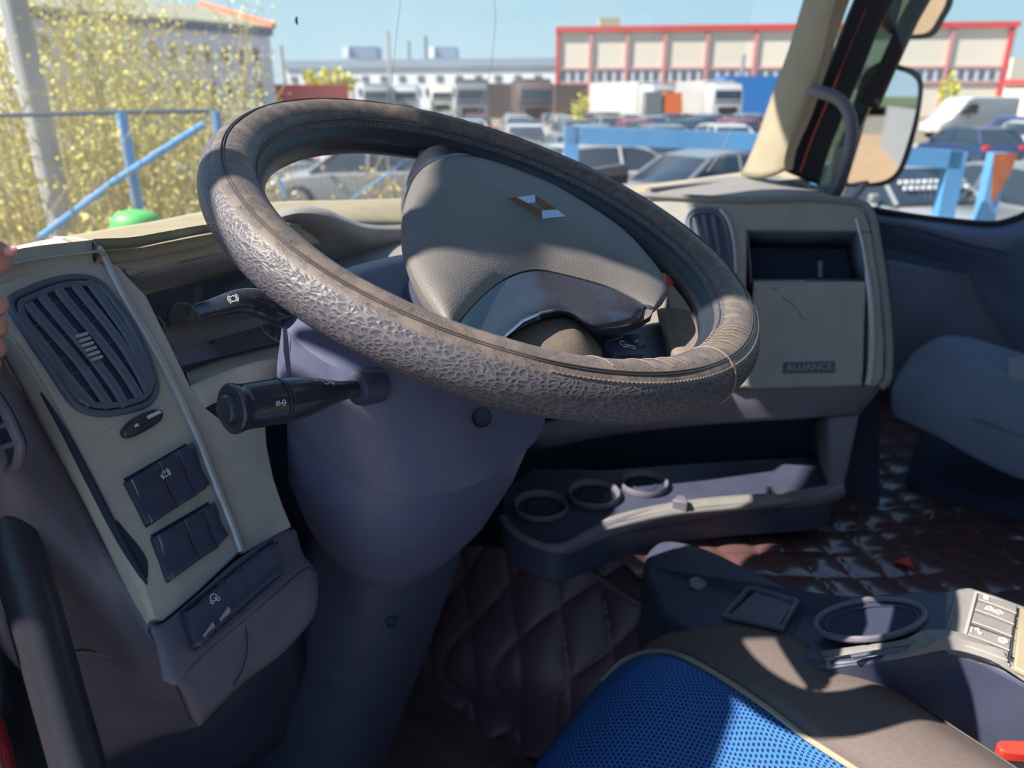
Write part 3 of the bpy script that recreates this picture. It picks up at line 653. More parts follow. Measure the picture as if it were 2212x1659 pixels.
def lift_mark(s, PP, NN, px=462, py=1292, r=.0026):
    c = PP(px, py, .006); u = pd; v = NN.cross(u); v = v if v.z > 0 else -v
    m = MB().tube([c+u*x*r+v*y*r for x, y in ((-1.2, 0), (-.6, 1), (.6, 1.1), (1.3, -.1), (.3, 0), (.3, -.8), (-.5, -.7))], .0004, 5)
    m.tube(ring2(c+u*r-v*r*.9, u, v, r*.45), .0004, 5, loop=True); m.tube(ring2(c-u*r-v*r*.6, u, v, r*.45), .0004, 5, loop=True); part(m, 'symbol', 'white_mark', s)
rocker_bank('bank of three black rockers with a lit brake symbol, upper on the beige panel', [((272, 1042), (330, 1005), (375, 1100), (318, 1134)), ((332, 1004), (372, 980), (414, 1075), (376, 1099)), ((374, 979), (404, 962), (442, 1052), (415, 1074))], P, PN, ((268, 1034), (402, 958), (446, 1054), (316, 1140)), {1: park_mark}, group='switch banks of the left panel')
rocker_bank('bank of three blank black rockers, lower on the beige panel', [((330, 1162), (384, 1130), (424, 1212), (364, 1256)), ((386, 1129), (426, 1105), (460, 1188), (425, 1211)), ((428, 1104), (450, 1090), (482, 1162), (461, 1187))], P, PN, ((326, 1156), (450, 1084), (486, 1164), (362, 1260)), group='switch banks of the left panel')
# lower housing with five rockers
PO2 = PO - PN*.004
hs = empty('lower_switch_housing', P(470, 1320), 'dark lower housing with five worn rockers beneath the beige panel', 'switch panel')
part(grid([[P(326, 1350, .002), P(355, 1344, .004), P(430, 1282, .002), P(528, 1198, .002), P(632, 1142, -.002), P(640, 1180, -.01)],
           [P(338, 1400, .004), P(372, 1400, .008), P(455, 1336, .006), P(560, 1250, .006), P(642, 1190, .0), P(660, 1210, -.01)],
           [P(352, 1470, .004), P(385, 1478, .008), P(430, 1420, .010), P(560, 1310, .012), P(660, 1225, .004), P(684, 1232, -.004)]], 5, 5), 'housing', 'dark_plastic', hs, solid=.012)
qs = [((402, 1322), (438, 1290), (458, 1362), (425, 1398)), ((441, 1288), (475, 1258), (494, 1332), (460, 1362)), ((478, 1256), (512, 1228), (532, 1298), (496, 1330)), ((515, 1226), (548, 1200), (566, 1268), (534, 1296)), ((551, 1198), (588, 1172), (604, 1240), (568, 1266))]
part(poly([P(x, y, .0125) for x, y in ((396, 1320), (590, 1166), (608, 1244), (424, 1404))], -PN*.006), 'switch_frame', 'void', hs)
for i, qd in enumerate(qs):
    A, B_, C_, D_ = [P(x, y, .0135) for x, y in qd]; rows = []
    for k in range(9):
        f = k/8; h = .0035*(.55+.45*math.cos(2*PI*(f-.1)))+.001; l = A.lerp(D_, f); r = B_.lerp(C_, f); rows.append([l-PN*.003, l+(r-l)*.05+PN*h, l+(r-l)*.5+PN*h, l+(r-l)*.93+PN*h, r+PN*(h-.002)])
    s = part(MB().loft(rows, closed=False, caps=False), 'rocker', 'black_plastic', hs, solid=.003)
    part(MB().tube([A.lerp(D_, k/12)+(B_-A)*.06+PN*(.0035*(.55+.45*math.cos(2*PI*(k/12-.1)))+.0012) for k in range(13)], .0011, 6), 'ridge', 'ridge_plastic', s)
    if i == 1: lift_mark(s, lambda x, y, h: P(x, y, h+.0145), PN)
    if i in (0, 1):
        part(poly([A.lerp(D_, .8)+(B_-A)*.2+PN*.0062, A.lerp(D_, .7)+(B_-A)*.85+PN*.0062, A.lerp(D_, .86)+(B_-A)*.9+PN*.0062, A.lerp(D_, .97)+(B_-A)*.3+PN*.0062], -PN*.003), 'wear_patch', 'dirt_white', s)
# brown-grey knee panel below, dark side trim and pedestal side
kn = part(grid([[P(385, 1478, .004), P(430, 1424, .008), P(560, 1312, .010), P(660, 1228, .004), P(686, 1235, -.004)],
           [P(400, 1500, -.004), P(480, 1430, .002), P(580, 1340, .004), P(668, 1290, .0), P(688, 1290, -.008)],
           [P(430, 1570, -.03), P(520, 1480, -.022), P(600, 1420, -.02), P(650, 1370, -.02), P(680, 1330, -.02)]], 5, 5), 'knee_panel', 'dark_plastic', dash, solid=.01)
part(MB().tube(curve([P(530, 1352, .008), P(534, 1400, .004), P(524, 1445, -.006), P(505, 1480, -.016)], 5), .0007, 6), 'panel_gap', 'void', dash)
part(grid([[at(-120, 640, x=.17), P(-10, 745, -.014), P(95, 930, -.014), P(165, 1060, -.014), P(225, 1180, -.014), P(280, 1290, -.013), P(318, 1352, -.008), P(345, 1400, -.004)],
           [at(-120, 800, x=.15), at(-40, 850, x=.165), at(40, 1000, x=.172), at(100, 1120, x=.18), at(170, 1250, x=.19), at(240, 1370, x=.20), at(300, 1450, x=.21), at(390, 1500, x=.24)],
           [at(-120, 1000, x=.13), at(-40, 1050, x=.15), at(20, 1180, x=.16), at(80, 1300, x=.17), at(150, 1400, x=.19), at(220, 1480, x=.21), at(320, 1530, x=.24), at(440, 1540, x=.29)],
           [at(-120, 1250, x=.12), at(-40, 1300, x=.14), at(20, 1400, x=.15), at(90, 1500, x=.17), at(160, 1580, x=.19), at(230, 1640, x=.22), at(330, 1600, x=.26), at(440, 1570, x=.31)]], 5, 5), 'side_trim', 'dark_plastic', dash, solid=.01)
part(MB().tube(curve([at(145, 1408, x=.1895), at(200, 1410, x=.199), at(250, 1420, x=.207), at(292, 1432, x=.214)], 5), .0012, 6), 'trim_crease', 'grey_pad', dash)
# inner sill and shadowed footwell wall under the side trim
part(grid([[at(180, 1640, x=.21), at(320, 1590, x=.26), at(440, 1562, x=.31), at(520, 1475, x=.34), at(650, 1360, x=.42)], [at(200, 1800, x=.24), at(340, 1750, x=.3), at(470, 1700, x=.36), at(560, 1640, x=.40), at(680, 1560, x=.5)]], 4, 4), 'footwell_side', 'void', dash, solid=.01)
# small side vent at the door end
sv = empty('side_window_vent', at(12, 960, x=.168), 'small dark demister vent on the door end of the dashboard', 'air vent')
part(MB().tube(curve([at(x, y, x=.166) for x, y in ((-30, 850), (5, 880), (30, 930), (42, 960), (40, 990), (26, 1012), (-30, 1000))], 4, True), .003, 8, loop=True), 'bezel', 'dark_plastic', sv)
part(poly(curve([at(x, y, x=.1665) for x, y in ((-30, 850), (5, 880), (30, 930), (42, 960), (40, 990), (26, 1012), (-30, 1000))], 4, True), V3(.004, 0, 0)), 'vent_well', 'void', sv)
part(MB().tube([at(-20, 925, x=.164), at(18, 915, x=.164)], .0018, 6).tube([at(-20, 975, x=.164), at(36, 955, x=.164)], .0018, 6), 'slats', 'dark_plastic', sv)

# ================================================================== CENTRE CONSOLE PANEL
CD = V3(.31, -.95, 0).normalized(); CE = V3(.42, .2, .88).normalized(); CE = (CE-CD*CE.dot(CD)).normalized()
CN = CD.cross(CE).normalized(); CO = at(1740, 640, d=1.2); CN = CN if CN.dot(V3(0, 0, CZ)-CO) > 0 else -CN
def K(px, py, h=0):
    r = ray(px, py); o = V3(0, 0, CZ); return o+r*((CN.dot(CO)+h-CN.dot(o))/CN.dot(r))
con = empty('centre_console', CO, 'grey-beige console panel turned towards the driver, with an open slot above a flap', 'console panel')
def kp(pts, name, m, h=0, th=.02, bevel=.004, root=None): return part(poly([K(x, y, h) for x, y in pts], -CN*th), name, m, root or con, bevel=bevel, seg=3)
kp([(1400, 428), (1610, 437), (1750, 432), (1842, 440), (1872, 462), (1884, 500), (1852, 500), (1614, 497), (1612, 640), (1622, 836), (1590, 838), (1470, 800), (1440, 640), (1410, 500)], 'fascia', 'console_grey')
kp([(1852, 500), (1884, 500), (1903, 620), (1912, 740), (1910, 815), (1896, 834), (1874, 834), (1876, 605)], 'fascia', 'console_grey')
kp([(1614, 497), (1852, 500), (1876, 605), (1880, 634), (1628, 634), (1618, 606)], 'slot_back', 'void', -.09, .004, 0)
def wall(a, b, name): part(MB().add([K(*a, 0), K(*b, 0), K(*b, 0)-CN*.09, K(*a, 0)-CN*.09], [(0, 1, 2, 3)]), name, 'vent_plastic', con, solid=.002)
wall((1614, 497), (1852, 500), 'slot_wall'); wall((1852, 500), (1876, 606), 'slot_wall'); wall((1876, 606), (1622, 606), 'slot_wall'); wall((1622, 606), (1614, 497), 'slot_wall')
part(MB().tube([K(1772, 565, -.05), K(1772, 600, -.05)], .004, 8), 'slot_clip', 'grey_pad', con)
fl = kp([(1629, 607), (1872, 607), (1868, 700), (1865, 800), (1862, 833), (1616, 838), (1622, 760)], 'flap', 'console_grey', .004, .02, .003)
part(MB().tube([K(1740, 608, .005), K(1630, 609, .005), K(1624, 720, .005), K(1617, 836, .005)], .0012, 6), 'flap_edge', 'silver_trim', fl)
part(MB().tube(curve([K(1850, 472, .002), K(1866, 540, .002), K(1880, 640, .002), K(1884, 730, .002), K(1880, 800, .002), K(1875, 832, .002)], 5), [.003]*8+[.005]*18, 8), 'edge_strip', 'silver_trim', con)
part(MB().tube(curve([K(1380, 422, .001), K(1500, 428, .001), K(1620, 433, .001), K(1750, 428, .001), K(1850, 438, .001), K(1882, 462, .001), K(1898, 540, .001), K(1912, 640, .001), K(1920, 740, .001), K(1918, 815, .001), K(1902, 838, .001)], 5), .006, 8), 'outer_frame', 'grey_pad', con)
part(poly([K(x, y, -.10) for x, y in ((1440, 432), (1840, 445), (1880, 640), (1890, 820), (1600, 828), (1500, 700), (1440, 560))], -CN*.16), 'console_body', 'black_plastic', con)
# name plate
npx = [(1692, 783), (1804, 781), (1803, 804), (1691, 806)]
plate = part(poly([K(x, y, .0062) for x, y in npx], -CN*.003), 'name_plate', 'black_plastic', fl)
tcu = bpy.data.curves.new('txt', 'FONT'); tcu.body = 'ALLIANCE'; tcu.size = .0150; tcu.align_x = 'CENTER'; tcu.align_y = 'CENTER'; tcu.extrude = .0002; tcu.space_character = 1.02
to = bpy.data.objects.new('txt', tcu); COL.objects.link(to); bpy.context.view_layer.update()
tme = bpy.data.meshes.new_from_object(to.evaluated_get(bpy.context.evaluated_depsgraph_get())); bpy.data.objects.remove(to)
tme.materials.clear(); tme.materials.append(MATS['dirt_white'])
tu = (K(1804, 781)-K(1692, 783)).normalized(); tv = CN.cross(tu)
M = Matrix((tu, tv, CN)).transposed().to_4x4(); M.translation = K(1748, 793.5, .0066); tme.transform(M)
tob = bpy.data.objects.new('lettering', tme); COL.objects.link(tob); tob.parent = plate
# scuffs on the flap
sc_ = MB()
for a_, b_ in (((1688, 640), (1702, 652)), ((1704, 650), (1720, 668)), ((1724, 672), (1735, 690)), ((1665, 622), (1680, 626))): sc_.tube([K(*a_, .0043), K(*b_, .0043)], .0012, 5, flat=.3)
part(sc_, 'scuff', 'vent_plastic', fl)
cvv = vent('air_vent', 'tall dark air vent on the console panel beside the wheel rim', ((1482, 480), (1492, 458), (1520, 452), (1552, 456), (1568, 480), (1576, 520), (1582, 570), (1584, 596), (1560, 606), (1510, 600), (1495, 540)), K, CN,
  [((1500, 470), (1510, 520), (1520, 590)), ((1520, 465), (1530, 520), (1540, 595)), ((1540, 465), (1550, 520), (1560, 595))], (1535, 530))
part(MB().tube(curve([K(1556, 452, .004), K(1575, 480, .004), K(1586, 530, .004), K(1590, 590, .004)], 5), .003, 8), 'rim_strip', 'silver_trim', cvv)
# right side of the dashboard top: beige edge by the glass, grey ribbed pads
part(grid([[at(1000, 434, y=.95), at(1200, 420, y=.93), at(1380, 400, y=.88), at(1500, 386, y=.80), at(1600, 372, y=.70), at(1680, 362, y=.60), at(1745, 372, y=.50)],
           [at(1000, 450, y=.93), at(1200, 436, y=.90), at(1380, 412, y=.84), at(1500, 396, y=.75), at(1600, 384, y=.66), at(1690, 377, y=.56), at(1748, 386, y=.47)],
           [at(1000, 470, y=.86), at(1200, 452, y=.83), at(1380, 425, y=.76), at(1500, 404, y=.70), at(1620, 392, y=.60), at(1700, 390, y=.52), at(1752, 400, y=.44)]], 5, 5), 'top_pad', 'beige_fabric', dash, solid=.01)
part(grid([[at(1360, 425, y=.74), at(1440, 402, y=.72), at(1540, 384, y=.68), at(1620, 380, y=.62), at(1700, 382, y=.54), at(1752, 398, y=.46), at(1780, 410, y=.40)],
           [at(1370, 430, y=.62), at(1450, 412, y=.62), at(1540, 400, y=.60), at(1620, 396, y=.55), at(1690, 402, y=.50), at(1740, 410, y=.44), at(1785, 418, y=.38)],
           [K(1395, 424, .004)-V3(0, 0, 0), K(1470, 425, .003), K(1560, 430, .002), K(1640, 432, .002), K(1720, 428, .002), K(1790, 430, .002), K(1850, 437, .002)]], 5, 5), 'centre_hood', 'grey_pad', dash, solid=.008)
part(MB().tube(curve([at(1400, 412, y=.66), at(1470, 404, y=.64), at(1560, 398, y=.62), at(1640, 402, y=.55), at(1690, 412, y=.5), at(1720, 424, y=.46)], 5), .007, 8), 'hood_rib', 'grey_pad', dash)
# lower dash under the console panel and the open storage bay
part(grid([[K(1120, 930, -.02), K(1300, 880, -.02), K(1450, 850, -.02), K(1590, 840, -.012), K(1750, 838, -.01), K(1905, 834, -.01)],
           [K(1130, 955, -.03), K(1300, 925, -.03), K(1450, 900, -.03), K(1590, 880, -.03), K(1750, 872, -.03), K(1880, 868, -.03)],
           [K(1150, 975, -.05), K(1300, 945, -.05), K(1450, 925, -.05), K(1600, 912, -.05), K(1750, 903, -.05), K(1858, 895, -.05)]], 4, 4), 'lower_fascia', 'dark_plastic', con, solid=.01)
part(poly([K(x, y, -.052) for x, y in ((1786, 898), (1858, 890), (1850, 930), (1818, 1080), (1778, 1092), (1790, 1040))], -CN*.25), 'bay_side', 'dark_plastic', con, bevel=.006)
tray = empty('storage_tray', at(1350, 1120, z=-.60), 'open dark storage tray with three round cup wells beneath the dashboard', 'storage tray')
TZ = -.60
def T(x, y, dz=0): return at(x, y, z=TZ+dz)
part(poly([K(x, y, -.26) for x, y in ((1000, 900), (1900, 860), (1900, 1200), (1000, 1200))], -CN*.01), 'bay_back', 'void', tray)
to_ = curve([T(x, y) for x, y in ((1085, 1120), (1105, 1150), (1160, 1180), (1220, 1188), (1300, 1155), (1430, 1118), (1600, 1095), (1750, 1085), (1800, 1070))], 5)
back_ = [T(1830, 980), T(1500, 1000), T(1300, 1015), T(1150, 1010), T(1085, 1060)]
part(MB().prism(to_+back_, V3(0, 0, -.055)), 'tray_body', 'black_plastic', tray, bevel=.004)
lip = MB()
R1 = curve([T(x, y, .004) for x, y in ((1085, 1118), (1108, 1146), (1160, 1176), (1220, 1184), (1290, 1152), (1420, 1112), (1600, 1088), (1750, 1078), (1815, 1058))], 6)
part(lip.tube(R1, [.006]*14+[.006+.007*min(1, i/8) for i in range(len(R1)-14)], 10, flat=.8), 'front_lip', 'dark_plastic', tray)
part(grid([[T(1275, 1140, .014), T(1330, 1112, .016), T(1450, 1085, .018), T(1560, 1072, .018), T(1700, 1062, .018), T(1800, 1045, .018)],
           [T(1285, 1150, .012), T(1350, 1132, .014), T(1450, 1110, .014), T(1570, 1098, .012), T(1700, 1085, .010), T(1808, 1065, .010)]], 5, 3), 'rail_top_sunlit', 'grey_pad', tray, solid=.008)  # paler than its face: the lip's sunlight is put into the colour
part(grid([[T(1100, 1148, .002), T(1200, 1186, .002), T(1290, 1152, .010), T(1350, 1134, .012), T(1450, 1112, .012), T(1570, 1100, .010), T(1700, 1087, .008), T(1808, 1067, .008)],
           [T(1110, 1190, -.05), T(1205, 1235, -.05), T(1300, 1200, -.05), T(1360, 1180, -.05), T(1460, 1160, -.05), T(1580, 1140, -.05), T(1700, 1130, -.05), T(1806, 1105, -.05)]], 5, 3), 'rail_face_shaded', 'black_plastic', tray, solid=.008)  # black here puts the rail front's shade into the colour
part(poly([T(1452, 1080, .03), T(1465, 1068, .03), T(1482, 1072, .03), T(1486, 1086, .03)], V3(0, 0, -.02)), 'peg', 'dark_plastic', tray, bevel=.002)
for (x, y, r_) in ((1168, 1098, .043), (1283, 1072, .043), (1392, 1050, .040)):
    c_ = T(x, y, .001); w_ = part(MB().rev([(-.0005, r_*.86), (0, r_*.98), (.006, r_), (.010, r_*.95), (.006, r_*.88), (-.0, r_*.84)], c_, (0, 0, 1), 40), 'cup_ring', 'dark_plastic', tray)
    part(MB().rev([(-.0004, .0001), (.0008, r_*.86), (.0004, r_*.4)][1:]+[(.0003, .0001)], c_, (0, 0, 1), 40), 'cup_well', 'void', w_)
    part(MB().tube(ring2(c_+V3(0, 0, .001), WX, V3(0, 1, 0), r_*.45, 30), .0015, 6, loop=True), 'well_step', 'black_plastic', w_)
part(MB().tube(ring2(K(1688, 1022, -.22), CD, CE, .014), .0015, 6, loop=True), 'bay_socket', 'dark_plastic', tray)

# ================================================================== MATS AND FLOOR
def quilt_disp(s, amp):                      # square padding stitched at 45 degrees to the cab
    def f(u, v, p):
        a = (p.x+p.y)*.7071/s; b = (p.x-p.y)*.7071/s
        q = abs(math.sin(PI*a))*abs(math.sin(PI*b)); return amp*(q**.38)+.0010*math.sin(p.x*31+p.y*17)*math.sin(p.y*23)
    return f
FZ = -1.02
part_floor = MB().box((1.0, .1, CZ+FZ-.03), (2.3, 2.4, .03)).build('floor', 'void'); tag(part_floor, kind='structure')
m1 = grid([[at(900, 1190, z=-.76), at(1010, 1180, z=-.72), at(1150, 1185, z=-.68), at(1300, 1160, z=-.655), at(1420, 1140, z=-.65)],
           [at(850, 1290, z=-.84), at(960, 1280, z=-.80), at(1150, 1300, z=-.75), at(1330, 1290, z=-.72), at(1480, 1280, z=-.69)],
           [at(850, 1400, z=-.92), at(900, 1420, z=-.90), at(1130, 1440, z=-.83), at(1340, 1420, z=-.79), at(1560, 1420, z=-.74)],
           [at(980, 1520, z=-.985), at(1050, 1520, z=-.96), at(1230, 1560, z=-.90), at(1400, 1560, z=-.85), at(1620, 1560, z=-.80)],
           [at(1120, 1640, z=-1.0), at(1180, 1640, z=-.99), at(1330, 1690, z=-.95), at(1480, 1690, z=-.92), at(1650, 1690, z=-.86)]], 36, 36, quilt_disp(.066, .010))
tag(m1.build('tunnel_cover', 'quilt_floor', ang=70), 'dark brown quilted leatherette cover on the slope beside the driver\'s footwell', 'floor cover', 'quilted covers')
m2 = grid([[at(1250, 1150, z=-.66), at(1560, 1075, z=-.68), at(1800, 900, z=-.72), at(1860, 840, z=-.72)],
           [at(1280, 1185, z=-.648), at(1580, 1150, z=-.67), at(1820, 1030, z=-.71), at(2010, 880, z=-.72)],
           [at(1330, 1215, z=-.64), at(1620, 1220, z=-.665), at(1900, 1180, z=-.70), at(2160, 1000, z=-.72)],
           [at(1400, 1270, z=-.64), at(1680, 1300, z=-.66), at(1980, 1290, z=-.70), at(2300, 1140, z=-.72)],
           [at(1480, 1360, z=-.65), at(1800, 1400, z=-.66), at(2150, 1400, z=-.68), at(2500, 1300, z=-.72)]], 46, 46, quilt_disp(.064, .008))
tag(m2.build('engine_cover_mat', 'quilt', ang=70), 'glossy brown quilted leatherette mat over the engine tunnel, reflecting the blue sky', 'floor cover', 'quilted covers')
part_s = MB().tube(curve([at(1225, 1205, z=-.655), at(1290, 1245, z=-.67), at(1350, 1285, z=-.68), at(1420, 1325, z=-.69), at(1480, 1360, z=-.70)], 5), .006, 8)
tag(part_s.build('mat_binding', 'quilt_floor'), 'raised dark binding between the two quilted covers', 'edging')
fm = grid([[at(690, 1480, z=-1.0), at(850, 1420, z=-1.0), at(960, 1440, z=-1.0)], [at(700, 1580, z=-1.0), at(900, 1530, z=-1.0), at(1060, 1550, z=-1.0)], [at(650, 1700, z=-1.0), at(960, 1680, z=-1.0), at(1220, 1700, z=-1.0)]], 8, 8, lambda u, v, p: .004*math.sin(u*40)*math.sin(v*33))
tag(fm.build('foot_mat', 'brown_mat', solid=.008), 'worn reddish-brown mat on the driver\'s footwell floor', 'floor mat')
tag(MB().tube(curve([at(905, 1400, z=-.92), at(1000, 1470, z=-.96), at(1120, 1570, z=-.99), at(1220, 1665, z=-1.0)], 5), .008, 8).build('floor_cable', 'rubber'), 'dark ridge running along the foot of the quilted slope', 'edging')
pk = empty('pedal', at(905, 1385, z=-.86), 'small dark metal pedal beside the foot of the steering column', 'pedal')
part(poly([at(x, y, d=.98) for x, y in ((880, 1358), (925, 1348), (936, 1390), (892, 1418))], ray(905, 1385)*.02), 'pad', 'rubber', pk, bevel=.003)
part(MB().tube([at(878, 1400, d=.97), at(890, 1418, d=.97)], .004, 8), 'pedal_edge', 'steel', pk)
part(MB().tube([at(870, 1330, d=1.05), at(905, 1385, d=1.0)], .008, 8), 'pedal_arm', 'rubber', pk)
loc_ = MB().tube(curve([at(x, y, z=-.97) for x, y in ((400, 1640), (450, 1590), (520, 1580), (580, 1610), (620, 1680))], 5), .012, 10)
tag(loc_.build('cable_loop', 'rubber'), 'thick black cable looping over the floor under the knee panel', 'cable')
tag(MB().tube(curve([at(470, 1625, z=-.99), at(510, 1600, z=-.99), at(545, 1612, z=-.99), at(560, 1650, z=-.99)], 5), .016, 10, flat=.6).build('clutch_pedal', 'steel'), 'blunt metal pedal face low in the dark footwell', 'pedal')
scr = tag(MB().prism([at(1930, 1215, z=-.69), at(1962, 1205, z=-.69), at(1975, 1228, z=-.69)], V3(0, 0, .003)).build('red_scrap', 'truck_red'), 'tiny red scrap lying on the quilted mat', 'scrap')

# ================================================================== DRIVER'S SEAT
seat = empty('driver_seat', at(1500, 1600, z=-.60), 'driver\'s seat cushion with a blue mesh centre and grey-brown cloth sides', 'seat')
SZ = -.565
ins = grid([[at(1130, 1690, z=-.70), at(1195, 1600, z=-.69), at(1275, 1500, z=-.67), at(1335, 1442, z=-.65), at(1372, 1420, z=-.635), at(1400, 1414, z=-.62), at(1430, 1413, z=-.612)],
            [at(1150, 1700, z=-.66), at(1220, 1610, z=-.645), at(1300, 1520, z=-.63), at(1360, 1460, z=-.61), at(1400, 1434, z=-.60), at(1440, 1424, z=-.595), at(1475, 1425, z=-.592)],
            [at(1240, 1760, z=-.60), at(1330, 1670, z=-.595), at(1400, 1580, z=-.59), at(1450, 1515, z=-.585), at(1490, 1475, z=-.582), at(1520, 1456, z=-.58), at(1540, 1456, z=-.58)],
            [at(1420, 1900, z=-.58), at(1500, 1790, z=-.578), at(1560, 1700, z=-.576), at(1590, 1630, z=-.574), at(1610, 1560, z=-.572), at(1625, 1530, z=-.57), at(1640, 1520, z=-.569)],
            [at(1640, 2060, z=-.575), at(1720, 1930, z=-.573), at(1780, 1830, z=-.57), at(1810, 1760, z=-.568), at(1825, 1700, z=-.566), at(1835, 1680, z=-.564), at(1850, 1668, z=-.562)]], 8, 8)
part(ins, 'centre_panel', 'blue_mesh_cloth', seat, solid=.02)
pipe = [at(1300, 1472, z=-.664), at(1340, 1432, z=-.648), at(1385, 1412, z=-.628), at(1432, 1408, z=-.610), at(1478, 1420, z=-.590), at(1540, 1452, z=-.577), at(1640, 1516, z=-.566), at(1745, 1595, z=-.561), at(1850, 1664, z=-.558), at(1980, 1760, z=-.556)]
part(MB().tube(curve(pipe, 6), .0032, 8), 'piping', 'beige_fabric', seat)
bol = grid([[at(1372, 1418, z=-.64), at(1390, 1396, z=-.635), at(1440, 1366, z=-.625), at(1510, 1340, z=-.615), at(1590, 1330, z=-.61)],
            [at(1432, 1410, z=-.612), at(1460, 1395, z=-.598), at(1530, 1362, z=-.585), at(1620, 1346, z=-.58), at(1720, 1362, z=-.585)],
            [at(1540, 1454, z=-.58), at(1570, 1430, z=-.562), at(1650, 1392, z=-.55), at(1740, 1390, z=-.55), at(1840, 1428, z=-.565)],
            [at(1640, 1518, z=-.568), at(1690, 1500, z=-.548), at(1780, 1470, z=-.538), at(1880, 1475, z=-.540), at(1955, 1500, z=-.56)],
            [at(1745, 1598, z=-.562), at(1810, 1590, z=-.545), at(1900, 1570, z=-.534), at(1990, 1560, z=-.536), at(2052, 1566, z=-.56)],
            [at(1850, 1668, z=-.56), at(1930, 1680, z=-.545), at(2030, 1670, z=-.534), at(2130, 1650, z=-.536), at(2180, 1650, z=-.56)],
            [at(1990, 1770, z=-.558), at(2080, 1800, z=-.545), at(2200, 1790, z=-.534), at(2300, 1760, z=-.536), at(2340, 1760, z=-.56)]], 7, 7)
part(bol, 'side_bolster', 'grey_cloth', seat, solid=.03)
part(MB().tube(curve([at(1830, 1426, z=-.563), at(1955, 1500, z=-.556), at(2052, 1566, z=-.556), at(2180, 1650, z=-.556), at(2340, 1760, z=-.556)], 5), .0015, 6), 'bolster_seam', 'seam', seat)
# cushion body under the covers, down to the seat box
xs = [at(1500, 1420, z=-.62), at(1130, 1690, z=-.70)]
part(MB().box((.49, -.21, CZ-.735), (.46, .52, .13)), 'cushion_base', 'rubber', seat, bevel=.03, seg=3)
part(MB().box((.49, -.23, CZ-.91), (.38, .42, .22)), 'seat_box', 'rubber', seat, bevel=.01)

# ================================================================== SIDE CONSOLE
HZ = -.51
sc2 = empty('side_console', at(1900, 1380, z=HZ), 'dark side console with a big oval cup hole beside the driver\'s seat', 'side console')
def H(x, y, dz=0): return at(x, y, z=HZ-.115*min(1, max(0, (1860-x)/460))+dz)     # the top slopes down towards its front end
co_ = curve([H(x, y) for x, y in ((1390, 1240), (1400, 1190), (1440, 1165), (1520, 1180), (1620, 1225), (1720, 1268), (1830, 1284), (1930, 1276), (2035, 1272), (2090, 1264), (2140, 1282), (2260, 1330))], 4)
cb = [H(2420, 1540), H(2212, 1470), H(2120, 1420), H(2038, 1398), H(1900, 1418), H(1800, 1430), H(1660, 1430), H(1520, 1400), H(1430, 1330)]
part(MB().prism(co_+cb, V3(0, 0, -.13)), 'console_body', 'black_plastic', sc2, bevel=.008, seg=3)
part(grid([[H(1780, 1424, -.001), H(1940, 1402, .001), H(2036, 1392, .002), H(2120, 1414, .003), H(2220, 1454, .004), H(2430, 1560, .004)],
           [H(1780, 1428, -.004), H(1940, 1406, -.002), H(2036, 1396, -.002), H(2118, 1419, -.002), H(2210, 1466, -.003), H(2410, 1580, -.003)],
           [H(1790, 1480, -.12), H(1950, 1520, -.12), H(2050, 1570, -.12), H(2150, 1640, -.12), H(2230, 1720, -.12), H(2380, 1800, -.12)]], 4, 4), 'console_side', 'grey_pad', sc2, solid=.01)
part(MB().tube([H(1840, 1419, .003), H(1940, 1402, .004), H(2038, 1392, .004)], .0022, 6).tube([H(2062, 1290, .003), H(2050, 1340, .004), H(2032, 1392, .004)], .0016, 6), 'edge_bead', 'vent_plastic', sc2)
part(poly([H(x, y, .004) for x, y in ((2042, 1276), (2092, 1266), (2150, 1284), (2300, 1340), (2440, 1540), (2212, 1452), (2120, 1412), (2040, 1390))], V3(0, 0, -.02)), 'rear_cover', 'grey_pad', sc2, bevel=.004)
def ell(px, py, ax_, bx_, rot, dz, n=40, k=1.0):
    c, s_ = math.cos(rot), math.sin(rot); o = []
    for i in range(n):
        a = 2*PI*i/n; ex_, ey_ = ax_*math.cos(a)*k, bx_*math.sin(a)*k; o.append(H(px+ex_*c-ey_*s_, py+ex_*s_+ey_*c, dz))
    return o
E0 = ell(1880, 1338, 118, 42, -.10, .001)
cw = part(MB().tube(E0, .0035, 8, loop=True), 'cup_rim', 'dark_plastic', sc2)
part(MB().prism(E0, V3(0, 0, -.001)), 'cup_hole', 'void', cw)
E1 = [p+V3(0, 0, -.0) for p in ell(1884, 1342, 100, 32, -.10, .0014)]
part(MB().tube(E1, .0012, 6, loop=True), 'hole_step', 'black_plastic', cw)
q4 = [(1620, 1268), (1722, 1300), (1690, 1358), (1565, 1330)]
part(MB().tube([H(x, y, .001) for x, y in q4], .004, 8, loop=True), 'square_recess', 'dark_plastic', sc2)
part(poly([H(x, y, .0008) for x, y in ((1632, 1278), (1712, 1304), (1684, 1350), (1580, 1326))], V3(0, 0, -.002)), 'recess_floor', 'dark_plastic', sc2)
part(MB().rev([(0, .012), (.004, .011), (.006, .006), (.0062, .0001)], H(1508, 1262), (0, 0, 1), 20), 'round_stud', 'grey_pad', sc2)
